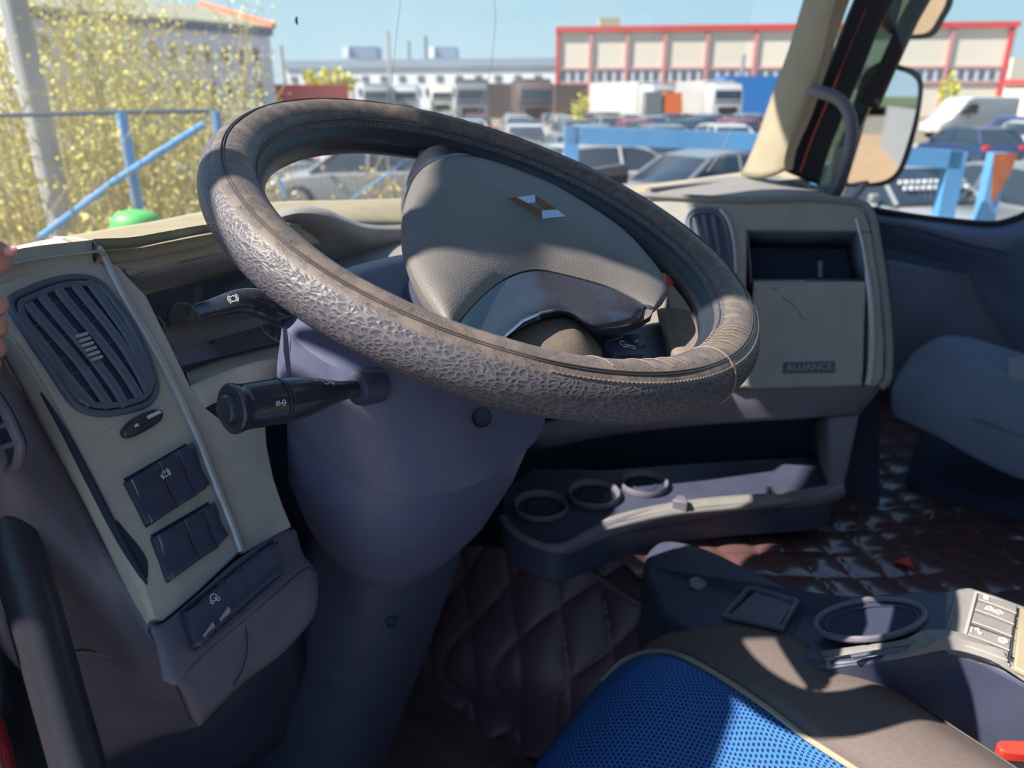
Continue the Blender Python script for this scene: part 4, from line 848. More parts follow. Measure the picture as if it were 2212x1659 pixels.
# switch block on the side console
HN = V3(0, 0, 1)
def H2(x, y, h=0): return H(x, y, .006+h)
blk = empty('console_switch_block', H(2140, 1345), 'worn switch block of five pale-marked rockers on the side console', 'switch panel')
part(poly([H2(x, y, .001) for x, y in ((2106, 1274), (2196, 1306), (2182, 1438), (2074, 1396))], V3(0, 0, -.006)), 'switch_frame', 'dirt_white', blk, bevel=.0015)
part(poly([H2(x, y, .0022) for x, y in ((2111, 1281), (2194, 1310), (2180, 1430), (2083, 1391))], V3(0, 0, -.002)), 'frame_floor', 'void', blk)
part(poly([H2(x, y, .002) for x, y in ((2204, 1311), (2290, 1345), (2290, 1490), (2190, 1440))], V3(0, 0, -.006)), 'blank_plate', 'beige_fabric', blk, bevel=.002)
rq = [((2114, 1282), (2198, 1306), (2195, 1326), (2113, 1296)), ((2112, 1298), (2194, 1328), (2190, 1350), (2106, 1318)), ((2105, 1321), (2189, 1352), (2185, 1376), (2099, 1344)), ((2096, 1350), (2184, 1380), (2180, 1406), (2090, 1372)), ((2089, 1375), (2179, 1408), (2176, 1428), (2084, 1396))]
for i, qd in enumerate(rq):
    A, B_, C_, D_ = [H2(x, y, .004) for x, y in qd]
    m_ = MB().prism([A, B_, C_, D_], V3(0, 0, -.006)); s = part(m_, 'rocker', 'grey_pad', blk, bevel=.001)
    part(MB().tube([D_+V3(0, 0, .0008), D_.lerp(C_, .45)+V3(0, 0, .0012), C_+V3(0, 0, .0006)], .0009, 6), 'ridge', 'dirt_white', s)
    f = MB(); mid_ = A.lerp(D_, .45); u_ = (B_-A); v_ = (A-D_)
    def mp_(a, b): return mid_+u_*a+v_*b+V3(0, 0, .0008)
    if i == 0:
        for k in range(4): f.tube([mp_(.14+.035*k, -.2), mp_(.15+.035*k, .35)], .0007, 4)
    elif i == 1:
        f.tube([mp_(.25, .1), mp_(.35, .25), mp_(.45, .0), mp_(.6, .2), mp_(.7, 0)], .001, 4); f.tube([mp_(.22, -.1), mp_(.4, -.05), mp_(.62, -.12)], .0008, 4)
    elif i == 3:
        f.tube([mp_(.06, -.2), mp_(.06, .2)], .0008, 4); f.tube([mp_(.14, .2), mp_(.2, .3), mp_(.24, .0), mp_(.32, -.1)], .0013, 5); f.tube(ring2(mp_(.83, 0), V3(1, 0, 0), V3(0, 1, 0), .0032), .0012, 5, loop=True)
    elif i == 4: f.tube(ring2(mp_(.18, .05), V3(1, 0, 0), V3(0, 1, 0), .0032), .0010, 5, loop=True)
    if f.v: part(f, 'symbol', 'white_mark', s)
rl = empty('seat_belt_buckle', at(2185, 1613, z=-.56), 'bright red release latch low beside the driver\'s seat', 'buckle')
part(poly(curve([at(x, y, z=-.555) for x, y in ((2155, 1602), (2175, 1598), (2260, 1604), (2260, 1628), (2175, 1624), (2158, 1614))], 3, True), V3(0, 0, -.012)), 'release_button', 'red_mark', rl, bevel=.002)
part(poly([at(x, y, z=-.568) for x, y in ((2165, 1622), (2175, 1612), (2280, 1622), (2290, 1650), (2180, 1636))], V3(0, 0, -.012)), 'buckle_body', 'silver_trim', rl)

# ================================================================== PASSENGER SEAT, DOOR, PILLARS
ps = empty('passenger_seat', at(2080, 860, x=1.62), 'grey fabric passenger seat cushion at the far right', 'seat')
part(grid([[at(1945, 800, x=1.50), at(1975, 760, x=1.60), at(2030, 728, x=1.68), at(2090, 728, x=1.74), at(2160, 748, x=1.78), at(2260, 780, x=1.8), at(2400, 830, x=1.82)],
           [at(1930, 830, x=1.42), at(1960, 810, x=1.46), at(2030, 800, x=1.50), at(2100, 810, x=1.52), at(2170, 830, x=1.54), at(2280, 860, x=1.56), at(2420, 900, x=1.58)],
           [at(1925, 870, x=1.38), at(1960, 870, x=1.38), at(2030, 880, x=1.38), at(2100, 900, x=1.38), at(2170, 925, x=1.38), at(2280, 960, x=1.38), at(2420, 1010, x=1.38)],
           [at(1930, 900, x=1.37), at(1965, 915, x=1.36), at(2030, 945, x=1.35), at(2100, 985, x=1.345), at(2170, 1020, x=1.34), at(2280, 1060, x=1.34), at(2420, 1100, x=1.34)]], 5, 6), 'cushion', 'passenger_cloth', ps, solid=.03)
part(MB().tube(curve([at(2100, 902, x=1.379), at(2140, 912, x=1.379), at(2180, 930, x=1.379), at(2225, 946, x=1.379)], 5), .004, 8), 'piping', 'passenger_cloth', ps)
part(grid([[at(2162, 758, x=1.765), at(2200, 765, x=1.775), at(2270, 780, x=1.79)], [at(2178, 800, x=1.62), at(2210, 810, x=1.62), at(2280, 830, x=1.62)], [at(2160, 870, x=1.485), at(2200, 885, x=1.485), at(2280, 910, x=1.485)]], 4, 4), 'centre_panel', 'grey_pad', ps, solid=.006)
part(MB().box((1.72, -.18, CZ-.83), (.5, .5, .30)), 'seat_box', 'void', ps, bevel=.03)
# passenger door
dr = empty('door_1', V3(2.1, .1, CZ-.5)); tag(dr, kind='structure')
DX = 2.12
def Dp(x, y, dx=0): return at(x, y, x=DX+dx)
part(grid([[Dp(1850, 446, 0), Dp(1900, 462, 0), Dp(1990, 472, 0), Dp(2080, 482, 0), Dp(2140, 487, 0), Dp(2180, 480, 0), Dp(2225, 462, 0), Dp(2330, 400, 0)],
           [Dp(1850, 462, -.04), Dp(1905, 478, -.04), Dp(1990, 490, -.04), Dp(2080, 505, -.04), Dp(2140, 512, -.04), Dp(2190, 505, -.04), Dp(2240, 488, -.04), Dp(2340, 430, -.04)],
           [Dp(1870, 470, -.045), Dp(1915, 492, -.045), Dp(1990, 508, -.045), Dp(2080, 530, -.045), Dp(2170, 545, -.045), Dp(2200, 530, -.045), Dp(2250, 510, -.045), Dp(2350, 460, -.045)],
           [Dp(1870, 500, -.01), Dp(1920, 530, -.01), Dp(2000, 550, -.01), Dp(2090, 575, -.01), Dp(2160, 610, -.01), Dp(2200, 640, -.01), Dp(2260, 640, -.01), Dp(2360, 640, -.01)],
           [Dp(1880, 560, .0), Dp(1930, 575, .0), Dp(2000, 590, .0), Dp(2090, 640, .0), Dp(2170, 700, .0), Dp(2210, 740, .0), Dp(2270, 740, .0), Dp(2370, 740, .0)],
           [Dp(1880, 900, .0), Dp(1950, 900, .0), Dp(2020, 900, .0), Dp(2100, 900, .0), Dp(2180, 900, .0), Dp(2240, 900, .0), Dp(2300, 900, .0), Dp(2380, 900, .0)]], 5, 5), 'door_panel', 'door_plastic', dr, solid=.02)
part(MB().tube(curve([Dp(1895, 478, -.05), Dp(1990, 494, -.05), Dp(2080, 520, -.05), Dp(2172, 540, -.05)], 5), .008, 8, flat=.5), 'sill_strip', 'vent_plastic', dr)
part(MB().tube(curve([Dp(1880, 452), Dp(1990, 470), Dp(2080, 480), Dp(2140, 484), Dp(2180, 477), Dp(2225, 458), Dp(2330, 395)], 5), .008, 8), 'window_seal', 'rubber', dr)
part(grid([[Dp(1915, 560, -.14), Dp(1960, 568, -.12), Dp(2040, 585, -.08), Dp(2095, 592, -.05)],
           [Dp(1918, 640, -.18), Dp(1980, 650, -.15), Dp(2060, 665, -.10), Dp(2130, 665, -.05)],
           [Dp(1918, 740, -.2), Dp(1980, 750, -.17), Dp(2080, 755, -.12), Dp(2180, 745, -.05)],
           [Dp(1918, 860, -.2), Dp(1980, 860, -.17), Dp(2080, 860, -.12), Dp(2200, 850, -.05)]], 5, 5), 'lower_pad', 'passenger_cloth', dr, solid=.02)
part(MB().box((2.19, -.35, CZ-.80), (.03, 1.5, .62)), 'door_skin', 'cab_red', dr, bevel=.01)
wg2 = tag(MB().add([at(x, y, x=2.135) for x, y in ((1770, 445), (2330, 480), (2600, -250), (1930, -250))], [(0, 1, 2, 3)]).build('window_2', 'door_glass', smooth=False, solid=.004), kind='structure')
# right windscreen pillar with its trim, seals and the red body strip behind it
def pil(rows, name, m, root, nu=4, **k): return part(grid([[at(x, y, x=xx) for x, y, xx in r] for r in rows], nu, 5), name, m, root, **k)
ap = empty('trim_1', at(1680, 250, x=2.0)); tag(ap, kind='structure')
pil([[(1752, -60, 2.06), (1800, -60, 2.0), (1850, -60, 1.98), (1865, -60, 2.02)], [(1735, 0, 2.06), (1775, 0, 2.0), (1806, 0, 1.98), (1836, 0, 2.02)], [(1702, 110, 2.06), (1730, 105, 2.0), (1775, 120, 1.98), (1792, 130, 2.02)], [(1665, 210, 2.06), (1695, 210, 2.0), (1735, 230, 1.98), (1757, 240, 2.02)],
     [(1630, 310, 2.06), (1660, 312, 2.0), (1700, 320, 1.98), (1722, 320, 2.02)], [(1600, 378, 2.06), (1640, 384, 2.0), (1690, 372, 1.98), (1712, 366, 2.02)]], 'pillar_trim', 'beige_fabric', ap, solid=.02)
pil([[(1880, -60, 2.08), (1950, -60, 2.10), (1985, -60, 2.12)], [(1850, 0, 2.08), (1895, 0, 2.10), (1925, 0, 2.12)], [(1800, 130, 2.08), (1840, 120, 2.10), (1872, 130, 2.12)], [(1755, 235, 2.08), (1795, 240, 2.10), (1822, 250, 2.12)], [(1718, 320, 2.08), (1750, 320, 2.10), (1790, 330, 2.12)], [(1700, 372, 2.08), (1730, 385, 2.10), (1768, 400, 2.12)]], 'pillar_seal', 'rubber', ap, solid=.03)
part(MB().tube(curve([at(1870, 20, x=2.085), at(1830, 115, x=2.085), at(1795, 200, x=2.085), at(1765, 270, x=2.085), at(1742, 330, x=2.085), at(1728, 372, x=2.085)], 5), [.003]*8+[.008]*18, 8, flat=.4), 'body_strip', 'cab_red', ap)
part(MB().tube(curve([at(1722, 290, x=2.08), at(1712, 330, x=2.08), at(1700, 362, x=2.08)], 5), .006, 8), 'hinge_pin', 'dirt_white', ap)
w3 = empty('window_3', at(1850, 200, x=2.16)); tag(w3, kind='structure')
pil([[(1985, -60, 2.16), (2050, -60, 2.18), (2100, -60, 2.2)], [(1925, 0, 2.16), (1960, 0, 2.18), (1990, 0, 2.2)], [(1872, 130, 2.16), (1905, 130, 2.18), (1930, 130, 2.2)], [(1822, 250, 2.16), (1850, 245, 2.18), (1875, 250, 2.2)], [(1785, 345, 2.16), (1815, 345, 2.18), (1835, 345, 2.2)], [(1762, 410, 2.16), (1790, 420, 2.18), (1812, 430, 2.2)]], 'quarter_glass', 'tinted_glass', w3, solid=.004)
part(MB().tube([at(2010, -40, x=2.19), at(1965, 40, x=2.19), at(1915, 150, x=2.19), at(1880, 230, x=2.19)], .022, 10), 'glass_frame', 'rubber', w3)
gh = empty('grab_bar', at(1830, 300, x=2.04), 'slim dark grab bar bent across the foot of the far pillar', 'grab handle')
part(MB().tube(curve([at(1728, 195, x=2.02), at(1765, 198, x=1.98), at(1808, 212, x=1.97), at(1832, 240, x=1.97), at(1840, 285, x=1.97), at(1832, 340, x=1.98), at(1815, 395, x=2.0), at(1800, 428, x=2.03)], 6), .0145, 12), 'bar', 'dark_plastic', gh)
part(MB().rev([(-.02, .024), (.01, .022), (.014, .012)], at(1730, 195, x=2.02), at(1765, 198, x=1.98)-at(1728, 195, x=2.02), 20), 'bracket', 'rubber', gh)
# far mirrors: housing shell + real reflecting glass, tilted to look back along the cab
def mirror(name, label, outline, gl, dist, target, group):
    o0 = at(*outline[0], d=dist); rv = ray(sum(p[0] for p in outline)/len(outline), sum(p[1] for p in outline)/len(outline)).normalized()
    c = at(sum(p[0] for p in outline)/len(outline), sum(p[1] for p in outline)/len(outline), d=dist)
    n = (target.normalized()-rv).normalized()
    def Q(px, py, h=0):
        r = ray(px, py); o = V3(0, 0, CZ); return o+r*((n.dot(c)+h-n.dot(o))/n.dot(r))
    m = empty(name, c, label, 'mirror', group)
    O = curve([Q(x, y, -.001) for x, y in outline], 5, True); cc = sum(O, Vector())/len(O)
    part(MB().loft([[cc+(p-cc)*k-n*h for p in O] for k, h in ((.99, -.004), (1, 0), (1, .03), (.9, .07), (.6, .10), (.1, .11))]), 'housing', 'rubber', m)
    Gs = curve([Q(x, y, .006) for x, y in gl], 5, True)
    part(MB().add(Gs, [tuple(range(len(Gs)))]), 'mirror_glass', 'mirror_glass', m, smooth=False)
    return m
mirror('door_mirror', 'large black-framed door mirror outside the far window, reflecting sky and ground', ((1905, 138), (1950, 142), (1982, 155), (1993, 185), (1985, 250), (1965, 330), (1945, 375), (1915, 400), (1860, 404), (1818, 398), (1822, 350), (1850, 290), (1878, 210)),
       ((1897, 148), (1940, 152), (1972, 166), (1983, 190), (1976, 250), (1955, 325), (1936, 370), (1908, 390), (1865, 396), (1832, 394), (1850, 330), (1872, 250), (1884, 185)), 2.35, V3(.14, -1, -.03), 'far-side mirrors')
mirror('wide_mirror', 'smaller mirror at the top edge of the frame, reflecting sandy ground', ((1950, -60), (2050, -60), (2058, 0), (2040, 40), (2018, 75), (1985, 84), (1940, 82), (1925, 60), (1940, 0)),
       ((1955, -50), (2040, -50), (2044, 0), (2028, 35), (2008, 66), (1982, 74), (1945, 72), (1936, 55), (1950, 0)), 2.3, V3(.3, -1, -.5), 'far-side mirrors')
part(MB().tube([at(1790, 470, x=2.18), at(1845, 425, d=2.3), at(1870, 395, d=2.4)], .012, 8), 'arm', 'rubber', bpy.data.objects['door_mirror'])

# ================================================================== WINDSCREEN
def WY_(x, z):                                   # the windscreen as a curved sheet y = f(x, z)
    t = (x-1.03)/1.1; return .975 - .05*t*t - .30*t**4 - .08*(z-(CZ-.17))
def on_glass(px, py, off=0):
    r = ray(px, py); o = V3(0, 0, CZ); t = .5
    for _ in range(60):
        p = o+r*t; t += (WY_(p.x, p.z)-off-p.y)*.5/max(.3, r.y)
    return o+r*t
gm = MB(); nx, nz = 40, 14; vs = []
for k in range(nz+1):
    z = CZ-.19+1.12*k/nz
    for i in range(nx+1):
        x = -.02+2.1*i/nx; vs.append(V3(x, WY_(x, z), z))
gm.add(vs, [(k*(nx+1)+i, k*(nx+1)+i+1, (k+1)*(nx+1)+i+1, (k+1)*(nx+1)+i) for k in range(nz) for i in range(nx)])
ws = empty('window_1', V3(1.03, .97, CZ)); tag(ws, kind='structure')
part(gm, 'windscreen', 'windscreen_glass', ws)
cm = MB()
for pts, r_ in ((((868, -20), (862, 30), (855, 90), (850, 150), (846, 200)), .0007), (((1066, -20), (1070, 40), (1066, 100), (1060, 150), (1050, 190), (1035, 240)), .0011), (((1592, 250), (1575, 290), (1552, 335), (1528, 370)), .0017)):
    cm.tube(curve([on_glass(x, y, .003) for x, y in pts], 5), r_, 6, flat=.4)
part(cm, 'glass_crack', 'crack', ws)
cc_ = on_glass(645, 45, .003)
part(MB().tube([cc_+V3(.0045*math.cos(a), 0, .006*math.sin(a)) for a in [1.9+i*.25 for i in range(11)]], [.0004, .001, .0016, .002, .0022, .0022, .002, .0018, .0014, .001, .0004], 8), 'stone_chip', 'void', ws)

# ================================================================== DRIVER'S DOOR SIDE: pillar and roof rail cut to shape the sun, handle, sill, hand
PX = -.06
SUN_MASK_PTS = [(.645, .0), (.635, .05), (.575, .13), (.60, .22), (.63, .28), (.705, .40), (.785, .492), (.80, .51), (.814, .555), (.778, .60), (.800, .67), (.834, .74), (.864, .79), (.870, .83), (.846, .848), (.808, .884), (.803, .93), (.82, 1.0), (.80, 1.06), (.7, 1.10), (-.7, 1.12), (-.7, 1.3), (1.28, 1.3), (1.17, 1.03), (1.087, .941), (.956, .807), (.880, .71), (.872, .65), (.868, .60), (.866, .55), (.835, .51), (.845, .47), (.80, .475), (.772, .445), (.79, .42), (.85, .43), (.88, .42), (.91, .40), (1.02, .44), (1.06, .40), (1.06, .0)]  # unseen pillar and rail, outline cut to shape sun and shadows inside
pl_ = tag(poly([V3(PX, y, CZ+z) for y, z in SUN_MASK_PTS], V3(-.012, 0, 0)).build('sun_mask_pillar', 'cab_red', smooth=False), kind='structure')
tag(poly([V3(x, y, CZ-.215) for x, y in ((.62, .76), (.74, .66), (.84, .56), (.93, .48), (1.15, .43), (1.3, .5), (1.3, .95), (.6, .95))], V3(0, 0, -.02)).build('sun_stop_slab', 'grey_pad', smooth=False), kind='structure')  # hidden slab added to keep sun out of the storage bay
tag(MB().box((1.05, 1.10, CZ+1.115), (2.2, .10, .25)).build('sun_stop_header', 'grey_pad', smooth=False, bevel=.01), kind='structure')  # unseen header added to keep sun off the console panel
rf_ = tag(MB().box((1.05, -.03, CZ+1.22), (2.2, 2.2, .05)).build('ceiling', 'grey_pad', smooth=False, bevel=.01), kind='structure')
wl = tag(MB().box((-.07, .855, CZ-.52), (.03, .42, 1.04)).box((-.07, .53, CZ-.60), (.03, .28, .90)).build('wall_left', 'dark_plastic', smooth=False), kind='structure')  # cab side wall, open gap shaped to let sun onto the grab bar
shf = tag(MB().box((1.03, .86, CZ-.245), (2.1, .30, .012)).build('sun_stop_shelf', 'grey_pad', smooth=False), kind='structure')  # hidden shelf added under the pads to stop sun behind the dash
wr_ = tag(MB().box((2.17, -.15, CZ-.70), (.03, 2.0, .70)).build('wall_right', 'door_plastic', smooth=False), kind='structure')
rw_ = tag(MB().box((1.05, -1.12, CZ-.03), (2.26, .04, 2.1)).build('wall_rear', 'grey_pad', smooth=False), kind='structure')
bw_ = tag(MB().box((-.07, -.80, CZ-.03), (.03, .60, 2.1)).build('wall_left', 'grey_pad', smooth=False), kind='structure')
fw = tag(MB().box((1.05, 1.02, CZ-.62), (2.2, .04, .86)).build('wall_front', 'void', smooth=False), kind='structure')
hb_ = empty('grab_bar', at(100, 1300, d=.47), 'thick black vertical grab bar by the open driver\'s door', 'grab handle')
part(MB().tube(curve([at(-120, 700, d=.50), at(-75, 850, d=.49), at(-30, 1000, d=.48), at(20, 1150, d=.475), at(75, 1320, d=.47), at(120, 1480, d=.468), at(165, 1640, d=.466), at(215, 1820, d=.46)], 5), .0148, 20), 'bar', 'grab_black', hb_)
part(MB().tube(curve([at(-75, 900, d=.52), at(-20, 1120, d=.51), at(20, 1300, d=.50), at(80, 1520, d=.50), at(130, 1700, d=.49)], 5), .004, 8), 'edge_strip', 'rubber', hb_)
ds = empty('door_2', at(0, 1500, d=.6)); tag(ds, kind='structure')
part(grid([[at(-60, 1100, d=.56), at(-20, 1150, d=.56), at(30, 1250, d=.58), at(80, 1400, d=.60)], [at(-60, 1350, d=.55), at(0, 1400, d=.55), at(50, 1480, d=.58), at(110, 1560, d=.6)], [at(-60, 1620, d=.54), at(10, 1640, d=.54), at(70, 1680, d=.57), at(140, 1720, d=.6)]], 5, 5), 'door_seal', 'rubber', ds, solid=.02)
part(MB().tube([at(-25, 1560, d=.53), at(-5, 1620, d=.53), at(10, 1700, d=.53)], .009, 10), 'body_edge', 'cab_red', ds)
# left hand of the photographer, gripping the door frame; only thumb tip and finger pads reach the picture
def skin_mesh(name, verts, edges, radii, m, parent, sub=2):
    me = bpy.data.meshes.new(name); me.from_pydata([tuple(v) for v in verts], edges, []); me.materials.append(MATS[m])
    o = bpy.data.objects.new(name, me); COL.objects.link(o)
    sk = o.modifiers.new('skin', 'SKIN'); sk.use_smooth_shade = True
    me.skin_vertices.new()if not me.skin_vertices else None
    for i, r in enumerate(radii): me.skin_vertices[0].data[i].radius = (r, r) if not isinstance(r, tuple) else r
    me.skin_vertices[0].data[0].use_root = True
    s = o.modifiers.new('sub', 'SUBSURF'); s.levels = sub; s.render_levels = sub
    if parent: o.parent = parent
    return o
HD = .40
hv = []; he = []; hr = []
def chain(start, pts, rs):
    p = start
    for q_, r_ in zip(pts, rs): hv.append(q_); hr.append(r_); he.append((p, len(hv)-1)); p = len(hv)-1
    return p
hv.append(at(-330, 980, d=.36)); hr.append(.030)                                     # elbow-side forearm (root)
w_ = chain(0, [at(-300, 860, d=.375), at(-270, 780, d=.39)], [.027, (.026, .019)])
pm = chain(w_, [at(-235, 720, d=.395), at(-190, 690, d=.40)], [(.030, .017), (.030, .017)])
chain(w_+1, [at(-190, 620, d=.392), at(-120, 585, d=.39), at(-60, 565, d=.388), at(-15, 555, d=.386), at(18, 553, d=.385)], [.0135, .0118, .0105, .0098, .0088])
for (pts, rs) in (([(-150, 670, .415), (-95, 640, .42), (-48, 650, .415), (-14, 658, .405), (-12, 658, .40)], (.0105, .0095, .0088, .0082, .0075)),
                  ([(-150, 700, .41), (-95, 690, .42), (-48, 700, .415), (-14, 705, .405), (-12, 706, .40)], (.0105, .0095, .0088, .0082, .0075)),
                  ([(-150, 735, .405), (-95, 740, .415), (-50, 750, .41), (-18, 752, .402), (-14, 752, .398)], (.0100, .0090, .0084, .0080, .0072)),
                  ([(-160, 765, .40), (-105, 782, .405), (-62, 792, .402), (-26, 786, .398), (-20, 785, .395)], (.0088, .0080, .0074, .0070, .0064))):
    chain(pm, [at(x, y, d=d) for x, y, d in pts], rs)
person = empty('person', at(-200, 720, d=.40), 'left hand of a person, thumb tip and finger pads at the picture\'s left edge', 'person')
hm = skin_mesh('body', hv, he, hr, 'skin', person); hm.location = -person.location
# thumb nail
nc = at(22, 541, d=.3798); nu_ = (at(46, 541, d=.378)-nc).normalized(); nvv = (at(26, 525, d=.378)-nc).normalized()
nn_ = (V3(0, 0, CZ)-nc).normalized(); nm_ = MB()
nm_.loft([[nc+nu_*(.0046*k*math.cos(a))+nvv*(.0034*k*math.sin(a))+nn_*(h-.0016*(k*math.sin(a))**2-.0012*(k*math.cos(a))**2) for a in [2*PI*q/24 for q in range(24)]] for k, h in ((1, -.0010), (1, -.0002), (.8, .0001), (.5, .0003), (.05, .0004))])
part(nm_, 'thumb_nail', 'nail', hm, ang=80)

# ================================================================== OUTSIDE
gnd = MB().add([V3(-300, -300, 0), V3(400, -300, 0), V3(400, 400, 0), V3(-300, 400, 0)], [(0, 1, 2, 3)]).build('ground', 'ground', smooth=False); tag(gnd, kind='structure')
def vf(r, f, z=0): return VR*r + VF*f + Vector((0, 0, z))       # right / forward of the view, metres, on the ground
def vpx(px, dist):                                               # lateral offset of a pixel column at that distance near the horizon
    return (px-CX)/F*(dist*cp)*1.0/(1.0) / 1.0 if False else ray(px, 235).dot(VR)/ray(px, 235).dot(VF)*dist

# ---- cars (local frame: X forward, Y left, Z up, wheels on z = 0)
def car_proto(paint, L=4.3, H=1.45, Wd=1.75, kind='hatch', label='car'):
    root = empty('car' if kind != 'van' else 'van', V3(0, 0, 0))
    def sec(x, zb, zt, w, r=.06):
        return [V3(x, -w*.96, zb), V3(x, -w, (zb+zt)*.5), V3(x, -w*.97, zt-r), V3(x, -w*.86, zt), V3(x, w*.86, zt), V3(x, w*.97, zt-r), V3(x, w, (zb+zt)*.5), V3(x, w*.96, zb)]
    h = Wd/2
    if kind == 'van':
        prof = [(-L/2, .45, H*.93, .92), (-L/2+.1, .3, H*.99, 1), (L*.12, .28, H, 1), (L*.2, .28, H*.95, 1), (L*.30, .28, H*.66, .98), (L*.36, .28, H*.50, .97), (L*.46, .3, H*.40, .94), (L/2, .4, H*.30, .86)]
    else:
        b = .92
        prof = [(-L/2, .42, b*.80, .86), (-L/2+.12, .30, b*.98, .95), (-L*.3, .24, b, 1), (L*.16, .24, b*.98, 1), (L*.30, .24, b*.93, .98), (L*.42, .26, b*.84, .94), (L/2-.06, .3, b*.72, .88), (L/2, .42, b*.6, .8)]
    part(MB().loft([sec(x, zb, zt, h*k) for x, zb, zt, k in prof]), 'body', 'paint_'+paint, root, bevel=.02)
    if kind == 'van':
        part(MB().prism([V3(L*.155, h*.80, H*.93), V3(L*.155, -h*.80, H*.93), V3(L*.325, -h*.9, H*.56), V3(L*.325, h*.9, H*.56)], V3(.05, 0, .03)), 'windscreen', 'car_glass', root)
        for s in (-1, 1): part(MB().prism([V3(L*.06, s*h*1.0, H*.58), V3(L*.06, s*h*1.0, H*.82), V3(L*.17, s*h*1.0, H*.82), V3(L*.29, s*h*.99, H*.58)], V3(0, s*.015, 0)), 'side_window', 'car_glass', root)
    else:
        if kind == 'hatch': g = [(-L/2+.16, .92, .76), (-L*.36, H-.06, .70), (-L*.2, H-.01, .68), (L*.02, H-.02, .68), (L*.11, H-.10, .70), (L*.27, .92, .78)]
        else: g = [(-L*.40, .92, .74), (-L*.24, H-.08, .68), (-L*.12, H-.01, .66), (L*.02, H-.01, .66), (L*.10, H-.08, .68), (L*.25, .92, .78)]
        rings = []
        for x, z, k in g:
            t = (z-.88)/(H-.88); w_ = h*(.93-.2*t); rings.append([V3(x, -h*.92, .88), V3(x, -w_, max(z-.05, .885)), V3(x, -w_*.93, max(z, .89)), V3(x, w_*.93, max(z, .89)), V3(x, w_, max(z-.05, .885)), V3(x, h*.92, .88)])
        part(MB().loft(rings), 'windows', 'car_glass', root)
        rf = [(x, z, h*(.93-.2*(z-.88)/(H-.88))) for x, z, k in g[1:5]]
        part(MB().loft([[V3(x, -w_*1.0, z-.06), V3(x, -w_*.95, z+.015), V3(x, w_*.95, z+.015), V3(x, w_*1.0, z-.06)] for x, z, w_ in rf]), 'roof', 'paint_'+paint, root)
        pm_ = MB()
        for s in (-1, 1):
            a = g[0]; pm_.tube([V3(g[0][0], s*h*.90, .9), V3(g[1][0], s*rf[0][2], rf[0][1]-.03)], .045, 6)
            pm_.tube([V3(g[5][0], s*h*.90, .9), V3(g[4][0], s*rf[3][2], rf[3][1]-.03)], .035, 6); pm_.tube([V3(-L*.05, s*h*.93, .9), V3(-L*.06, s*rf[2][2]*1.01, rf[2][1]-.03)], .035, 6)
        part(pm_, 'window_pillars', 'paint_'+paint, root)
    R = .31 if kind != 'van' else .36
    for x in (-L*.31, L*.31 if kind != 'van' else L*.33):
        for s in (-1, 1):
            w_ = part(MB().rev([(-.1, R*.92), (-.09, R), (.09, R), (.1, R*.92)], V3(x, s*(h-.08), R), (0, s, 0), 20), 'wheel', 'tyre', root)
            part(MB().rev([(.09, R*.66), (.11, R*.6), (.105, .0001)], V3(x, s*(h-.08), R), (0, s, 0), 14), 'hubcap', 'hub', w_)
    zf = .66 if kind != 'van' else .85
    for s in (-1, 1):
        part(MB().box((L/2-.1, s*h*.68, zf-.04), (.16, .32, .13)), 'headlight', 'lamp_clear', root, bevel=.03)
        part(MB().box((-L/2+.06, s*h*.74, .78 if kind != 'van' else 1.1), (.1, .22, .2 if kind != 'van' else .5)), 'tail_light', 'tail_red', root, bevel=.03)
    part(MB().box((L/2-.02, 0, .42), (.06, .5, .11)), 'number_plate', 'paint_white', root)
    for s in (-1, 1): part(MB().box((L*.17, s*(h+.07), .98 if kind != 'van' else 1.3), (.1, .16, .13)), 'side_mirror', 'paint_'+paint if kind != 'van' else 'tyre', root, bevel=.03)
    return root
PROTO = {}
def place_car(paint, kind, pos, head, label, group=None, L=4.3, H=1.45):
    k = (paint, kind)
    if k not in PROTO:
        r = car_proto(paint, L if kind != 'van' else 5.8, H if kind != 'van' else 2.5, 1.78 if kind != 'van' else 2.0, kind); PROTO[k] = r; first = True
    else: r = copy_tree(PROTO[k])
    r.location = pos; r.rotation_euler = (0, 0, head)
    tag(r, label, 'van' if kind == 'van' else 'car')
    if group: r['group'] = group
    elif 'group' in r.keys(): del r['group']
    return r
HV = math.atan2(VF.y, VF.x)                       # heading that points away from the camera
def gp(px, dist): return vf(vpx(px, dist), dist)
# the near ones, each its own look
place_car('silver', 'saloon', gp(770, 18.0), HV+PI/2+.12, 'silver car parked side-on beyond the fence, framed by the top of the steering wheel')
place_car('white', 'hatch', gp(500, 20.5), HV+PI/2+.3, 'white car with its nose behind the left end of the wheel rim')
place_car('white', 'hatch', gp(1335, 18.3), HV-PI/2+.35, 'white car right behind the wide blue barrier, seen above the wheel rim')
place_car('grey', 'saloon', gp(1575, 15.6), HV-PI/2+.5, 'grey car behind the blue barrier, beside the far windscreen pillar')
place_car('silver', 'hatch', gp(1130, 20), HV-PI/2+.2, 'pale car just left of the blue barrier\'s corner post')
place_car('silver', 'saloon', gp(1960, 12.8), HV+PI+.25, 'pale car below the big door mirror, its windscreen covered in white lettering')
place_car('grey', 'hatch', gp(2215, 13.0), HV+.15, 'grey car at the right edge behind the rusty blue post')
lt = MB()
for r_, f_ in ((0, .40), (1, .58)):
    for i in range(11): lt.box((.49+.69*f_, .62-.115*i, 1.385-.43*f_), (.05+.02*(i % 3 == 0), .075, .05))
ltp = lt.build('lettering', 'lamp_clear', [o for o in bpy.data.objects if o.get('label', '').startswith('pale car below the big door mirror')][0], smooth=False)
place_car('navy', 'hatch', gp(2105, 29), HV+.05, 'dark blue car seen from behind, right of the door mirror')
